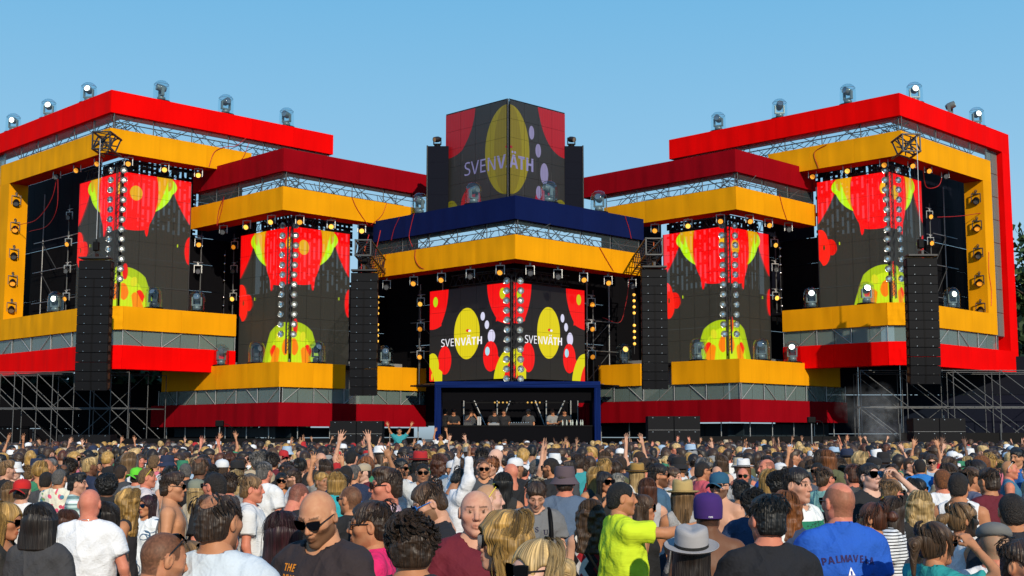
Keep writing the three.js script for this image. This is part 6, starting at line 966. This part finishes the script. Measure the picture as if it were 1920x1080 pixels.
  [3.42, -13.93, 1.768, 60, "man with wavy light hair and sunglasses left of the mirrored sunglasses", { hair:{kind:'short',c:'mid',seed:23},skin:'red',top:'tee',colour:[.25,.5,.45],glasses:{} }],
  [4.12, -17.23, 1.749, -150, "man in dark sunglasses and slate t-shirt above the blue polo", { hair:{kind:'crop',c:'black',seed:14},skin:'tan',top:'tee',colour:[.09,.10,.13],glasses:{} }],
];
const people = [];
for (const [x, z, h, yaw, label, s, q] of NAMED) { person({ x, z, h, yaw, label, ...s }, q ?? (z > -8.6 ? 0 : 1)); people.push({ x, z, h }); }
// ---------- the rest of the crowd ----------
const HF = 2370, PX = (x, z) => 960 + HF * x / -z, PY = (y, z) => 812 - HF * (y - 2.15) / -z;
const PAL = { white: [.72, .74, .77], black: [.012, .012, .015], grey: [.24, .245, .25], navy: [.014, .025, .065], blue: [.02, .13, .42], red: [.42, .015, .02], green: [.03, .20, .11], pink: [.62, .16, .22], charcoal: [.045, .048, .055], yellow: [.65, .52, .03], teal: [.03, .28, .32], 'pale blue': [.34, .47, .62], olive: [.10, .105, .05], maroon: [.11, .008, .02], beige: [.42, .35, .25] };
const TOPS = ['white', 'white', 'white', 'white', 'black', 'black', 'black', 'grey', 'grey', 'charcoal', 'navy', 'navy', 'charcoal', 'blue', 'red', 'green', 'pink', 'yellow', 'teal', 'pale blue', 'olive', 'maroon', 'beige'];
const HAIRN = { black: 'black', dark: 'dark', brown: 'brown', mid: 'light brown', light: 'fair', blond: 'blonde', gold: 'golden', grey: 'grey', ginger: 'ginger', auburn: 'auburn' };
const HN = ['black', 'dark', 'dark', 'dark', 'brown', 'brown', 'brown', 'mid', 'mid', 'light', 'blond', 'gold', 'grey', 'ginger', 'auburn'];
const KINDS = [['m', 'short', 'tee', 'down'], ['m', 'crop', 'tee', 'down'], ['f', 'long', 'tank', 'down'], ['m', 'quiff', 'tee', 'out'], ['f', 'mid', 'tank', 'down'], ['m', 'buzz', 'tee', 'down'], ['m', 'short', 'tee', 'fold'], ['f', 'wavy', 'tee', 'down'], ['m', 'crop', 'tank', 'down'], ['m', 'bald', 'tee', 'down'], ['f', 'pony', 'tank', 'down'], ['m', 'curly', 'tee', 'down'], ['m', 'short', 'bare', 'down'], ['m', 'crop', 'tee', 'up'], ['f', 'bun', 'tank', 'down'], ['m', 'short', 'polo', 'phone'], ['f', 'long', 'tee', 'out'], ['m', 'balding', 'tee', 'down'],
  ['m', 'crop', 'tee', 'down', 'cap'], ['m', 'crop', 'tee', 'down', 'capback'], ['f', 'long', 'tank', 'down', 'fedora'], ['m', 'short', 'tee', 'down', '', 1], ['f', 'mid', 'tank', 'down', '', 1], ['m', 'crop', 'tee', 'fold', '', 1], ['m', 'crop', 'tee', 'down', 'bucket']];
const rc = RNG(2024), pick = a => a[Math.floor(rc() * a.length)];
const spots = [];
{
  const cell = new Map(), key = (a, b) => Math.floor(a / .5) + ',' + Math.floor(b / .5), put = (x, z) => cell.set(key(x, z), [...(cell.get(key(x, z)) || []), [x, z]]);
  const clear = (x, z, r) => { for (let i = -1; i <= 1; i++) for (let j = -1; j <= 1; j++) for (const [a, b] of cell.get(key(x + i * .5, z + j * .5)) || []) if ((a - x) ** 2 + (b - z) ** 2 < r * r) return false; return true; };
  for (const p of people) put(p.x, p.z);
  for (let d = 7.6; d < 51.5; d += .30) {
    const half = d * .43 + .5, step = .30; for (let x = -half + rc() * .3; x < half; x += step) {
      const px = x + (rc() - .5) * .3, dz = d + (rc() - .5) * .25; if (rc() < .12) continue;
      if (Math.abs(px + 6.25) < 1.4 && dz > 49.6 || Math.abs(px - 6.5) < 1.4 && dz > 49.6 || Math.abs(px - 17.15) < 1.4 && dz > 49.6 || Math.abs(px + 17.15) < 1.4 && dz > 49.6) continue;
      const r = .40 + .2 * rc() + (dz > 16 ? .035 : .02); if (!clear(px, -dz, r)) continue;
      const h = 1.60 + .17 * rc() + .15 * rc() - (rc() < .15 ? .06 : 0) - (dz < 17 ? .12 * (17 - dz) / 9 : 0);
      if (dz < 20) { const X = PX(px, -dz), s = HF / dz, Y = PY(h, -dz); let bad = false; for (const p of people) { if (-p.z <= dz) continue; const s2 = HF / -p.z, X2 = PX(p.x, p.z), Y2 = PY(p.h, p.z); if (Math.abs(X - X2) < .27 * s + .10 * s2 && Y < Y2 + .40 * s2) { bad = true; break; } } if (bad) continue; }
      put(px, -dz); spots.push([px, -dz, h]);
    }
  }
  spots.sort((a, b) => b[1] - a[1]);
}
const single = spots.slice(0, 306 - NAMED.length), rest = spots.slice(306 - NAMED.length);
const LAND = [[-9e9, 'at the far left edge'], [120, 'below the left scaffold'], [300, 'below the dark red base, left'], [480, 'below the inner left screen'], [620, 'near the left subwoofers'], [760, 'left of the booth'], [860, 'in front of the booth'], [1080, 'right of the booth'], [1200, 'near the right subwoofers'], [1320, 'below the inner right screen'], [1480, 'below the dark red base, right'], [1620, 'below the far right screen'], [1780, 'at the far right edge']];
const protos = KINDS.map(() => null), made = [];
single.forEach(([x, z, h], i) => {
  const k = Math.floor(rc() * KINDS.length), [sx, hair, top, arms, hat, gl] = KINDS[k], hn = pick(HN), tc = pick(TOPS), skin = pick(['fair', 'tan', 'tan', 'warm', 'red', 'olive', 'fair', 'pale', 'brown']), yaw = rc() < .6 ? (rc() - .5) * 110 : (rc() - .5) * 360, hc = pick(['black', 'white', 'navy', 'red', 'grey', 'beige', 'green']);
  const face = ((yaw % 360) + 540) % 360 - 180, back = Math.abs(face) < 60, dir = back ? 'back turned' : Math.abs(face) > 120 ? 'facing the camera' : face > 0 ? 'facing right' : 'facing left';
  const px = PX(x, z); let land = LAND[0][1]; for (const [a, t] of LAND) if (px >= a) land = t;
  const who = sx === 'f' ? 'woman' : 'man', hd2 = hat ? `in ${hc} ${hat === 'fedora' ? 'hat' : hat === 'bucket' ? 'bucket hat' : 'cap'}` : hair === 'bald' ? '' : `with ${HAIRN[hn]} hair`;
  const base = `${hair === 'bald' && !hat ? 'bald man' : who} ${hd2}${top === 'bare' ? (hd2 ? ', shirtless' : ' shirtless') : `${hd2 ? ',' : ''} ${tc} ${top === 'tank' ? 'tank' : top === 'polo' ? 'polo' : 't-shirt'}`}, ${arms === 'up' || arms === 'upv' ? 'arms raised' : dir}`.replace(/\s+,/g, ',').replace(/  /g, ' ');
  const s = { x, z, h: hat ? h : h, yaw, sex: sx, hair: { kind: hair, c: hn, seed: k + 1 }, skin, top, colour: PAL[tc], arms, glasses: gl ? {} : null, hat: hat ? { kind: hat, c: PAL[hc] } : null, pants: i % 5, label: base };
  let t;
  if (!protos[k]) { t = protos[k] = person(s, 2); }
  else {
    t = protos[k].clone(); t.name = numbered('person'); t.userData = { ...t.userData, label: base }; scene.add(t); t.position.set(x, 0, z); t.rotation.set(0, Math.PI - yaw * Math.PI / 180, 0); t.scale.setScalar(h / 1.745);
    for (const c of t.children) { if (c.name.startsWith('body')) c.material = skinMat(SKIN[skin]); else if (c.name.startsWith('hair')) c.material = hair === 'crop' ? cropMat(HAIRC[hn]) : hairMat(HAIRC[hn]); else if (c.name.startsWith('trousers')) c.material = topMat(PANTS[i % 5]); else if (c.name.startsWith('hat')) { c.material = hatMat(PAL[hc]); c.children.forEach(b => { if (!b.name.startsWith('hat_band')) b.material = c.material; }); } else if (!c.name.startsWith('glasses')) c.material = topMat(PAL[tc]); }
  }
  made.push([t, base, land, px]);
});
{ // make every label point to one person: landmark, then order from the left
  const by = new Map(); for (const m of made) { const k = m[1] + '|' + m[2]; by.set(k, [...(by.get(k) || []), m]); }
  for (const list of by.values()) { list.sort((a, b) => a[3] - b[3]); list.forEach((m, i) => { m[0].userData.label = (list.length > 1 ? (list.length === 2 ? ['left', 'right'][i] : i === 0 ? 'leftmost' : i === list.length - 1 ? 'rightmost' : 'middle') + ' ' : '') + m[1] + ', ' + m[2]; }); }
}
// performers and guests in the booth
[[-2.85, -54.6, 'dark', 'black', 40, 'down', 'at the booth left post'], [-2.5, -54.45, 'brown', 'black', 170, 'fold', 'beside the laptop in the booth'], [-1.75, -54.5, 'dark', 'charcoal', 160, 'face', 'hand at face behind the white case in the booth'], [-.75, -54.5, 'black', 'black', 175, 'down', 'left of the mixer in the booth'], [-.35, -54.4, 'brown', 'black', 190, 'down', 'just right of the first by the mixer'], [.7, -54.6, 'grey', 'charcoal', 200, 'down', 'bending over in the middle of the booth'], [1.75, -54.5, 'mid', 'grey', 165, 'phone', 'with light brown hair, second from the right in the booth'], [2.25, -54.4, 'black', 'black', 175, 'drink', 'in black at the right end of the booth desk']].forEach(([x, z, hn, tc, yaw, arms, lab]) => { const t = person({ x, z, h: 1.78, yaw, hair: { kind: 'short', c: hn, seed: 1 }, skin: 'tan', top: 'tee', colour: PAL[tc], arms, label: 'person ' + lab, group: 'people in the booth', glasses: arms === 'fold' ? {} : null }, 2); t.position.y = 1.38; });
for (const [x, z, y, h, tc, arms, lab] of [[-4.25, -48, .56, 1.78, 'teal', 'upv', 'person in turquoise lifted above the crowd, both arms up, left of the booth'], [-2.75, -49, .35, 1.75, 'white', 'up', 'person in white lifted above the crowd beside the booth left leg']]) { const t = person({ x, z, h, yaw: 170, hair: { kind: 'short', c: 'dark', seed: 1 }, skin: 'tan', top: 'tee', colour: PAL[tc], arms, label: lab }, 2); t.position.y = y; }
// everyone further back: one mass of instanced figures
{
  const g = new THREE.Group(); g.name = 'crowd'; g.userData = { label: 'dense mass of small standing people reaching back to the stage', category: 'crowd', kind: 'stuff' }; scene.add(g);
  const types = [['m', 'short', 'tee', 'down'], ['m', 'crop', 'tee', 'down'], ['f', 'long', 'tank', 'down'], ['f', 'mid', 'tee', 'down'], ['m', 'curly', 'tee', 'down'], ['m', 'quiff', 'tee', 'down'], ['m', 'bald', 'tee', 'down'], ['m', 'crop', 'tee', 'up'], ['f', 'wavy', 'tank', 'upv'], ['m', 'short', 'bare', 'down'], ['m', 'crop', 'tee', 'down', 'cap'], ['m', 'short', 'tank', 'down'], ['f', 'bun', 'tank', 'down'], ['f', 'long', 'tank', 'down', 'fedora'], ['m', 'crop', 'tee', 'down', 'bucket'], ['m', 'short', 'tee', 'phone']];
  const buckets = types.map(() => []); for (const s of rest) { const u = rc(); buckets[u < .76 ? Math.floor(rc() * 6) : u < .79 ? 6 + Math.floor(rc() * 3) : 9 + Math.floor(rc() * 7)].push(s); }
  const wm = std([1, 1, 1], .88), wh = std([1, 1, 1], .5, 0, { vertexColors: true }), ws = std([1, 1, 1], .55, 0, { vertexColors: true });
  types.forEach(([sx, hair, top, arms, hat], i) => {
    const f = sx === 'f' ? 1 : 0, hm = headMatrix({ pitch: .05 }), body = new GB().add(headMesh(f, .015), hm, headColour(f, hair === 'bald' ? 'smooth' : '', [.12, .1, .09])).add(bodyMesh(f, .1, arms, arms, .036));
    for (const sd of [1, -1]) { const h = handMats(f, arms, sd); body.add(handMesh(h.pose, .014), h.m); }
    if (i % 2 === 0) { const [L] = glassesGeo(1); body.add(fromGeo(L), hm, () => [.03, .03, .04]); }
    const parts = [['body', body.geo(), ws, () => { const c = SKIN[pick(['fair', 'tan', 'tan', 'warm', 'red', 'olive', 'brown', 'fair'])]; return C3(...c); }]];
    if (hair !== 'bald') parts.push(['hair', new GB().add(hairShell(hair, f, .0175, i + 1, hat), hm, (x, y, z) => { const v = .75 + .4 * noise3(x * 60, y * 30, z * 60); return [v, v, v]; }).geo(), wh, () => C3(...HAIRC[pick(['black', 'dark', 'dark', 'dark', 'brown', 'brown', 'brown', 'mid', 'blond', 'auburn', 'gold', 'dark'])])]);
    if (top !== 'bare') parts.push(['tops', new GB().add(topMesh(top, f, .1, arms, arms, .034)).geo(), wm, () => C3(...PAL[pick([...TOPS, 'white', 'white', 'white', 'pale blue', 'blue', 'teal', 'pink', 'red', 'yellow', 'beige'])])]);
    if (hat) parts.push(['hats', merge(hatGeo(hat).map(q => q[1].clone())).applyMatrix4(hm), wm, () => C3(...PAL[pick(['white', 'white', 'navy', 'red', 'grey', 'beige', 'pale blue'])])]);
    const mats = buckets[i].map(([x, z, h]) => new THREE.Matrix4().compose(V(x, 0, z), new THREE.Quaternion().setFromEuler(new THREE.Euler((rc() - .5) * .16, Math.PI + (rc() < .45 ? (rc() - .5) * 2.0 : (rc() - .5) * 6.28), (rc() - .5) * .14, 'YXZ')), V(1, 1, 1).multiplyScalar(h / 1.745)));
    for (const [n, geo, m, col] of parts) { const im = new THREE.InstancedMesh(geo, m, mats.length); im.name = numbered(n); im.castShadow = im.receiveShadow = true; mats.forEach((q, j) => { im.setMatrixAt(j, q); im.setColorAt(j, col()); }); g.add(im); }
  });
}
renderer.render(scene, camera);
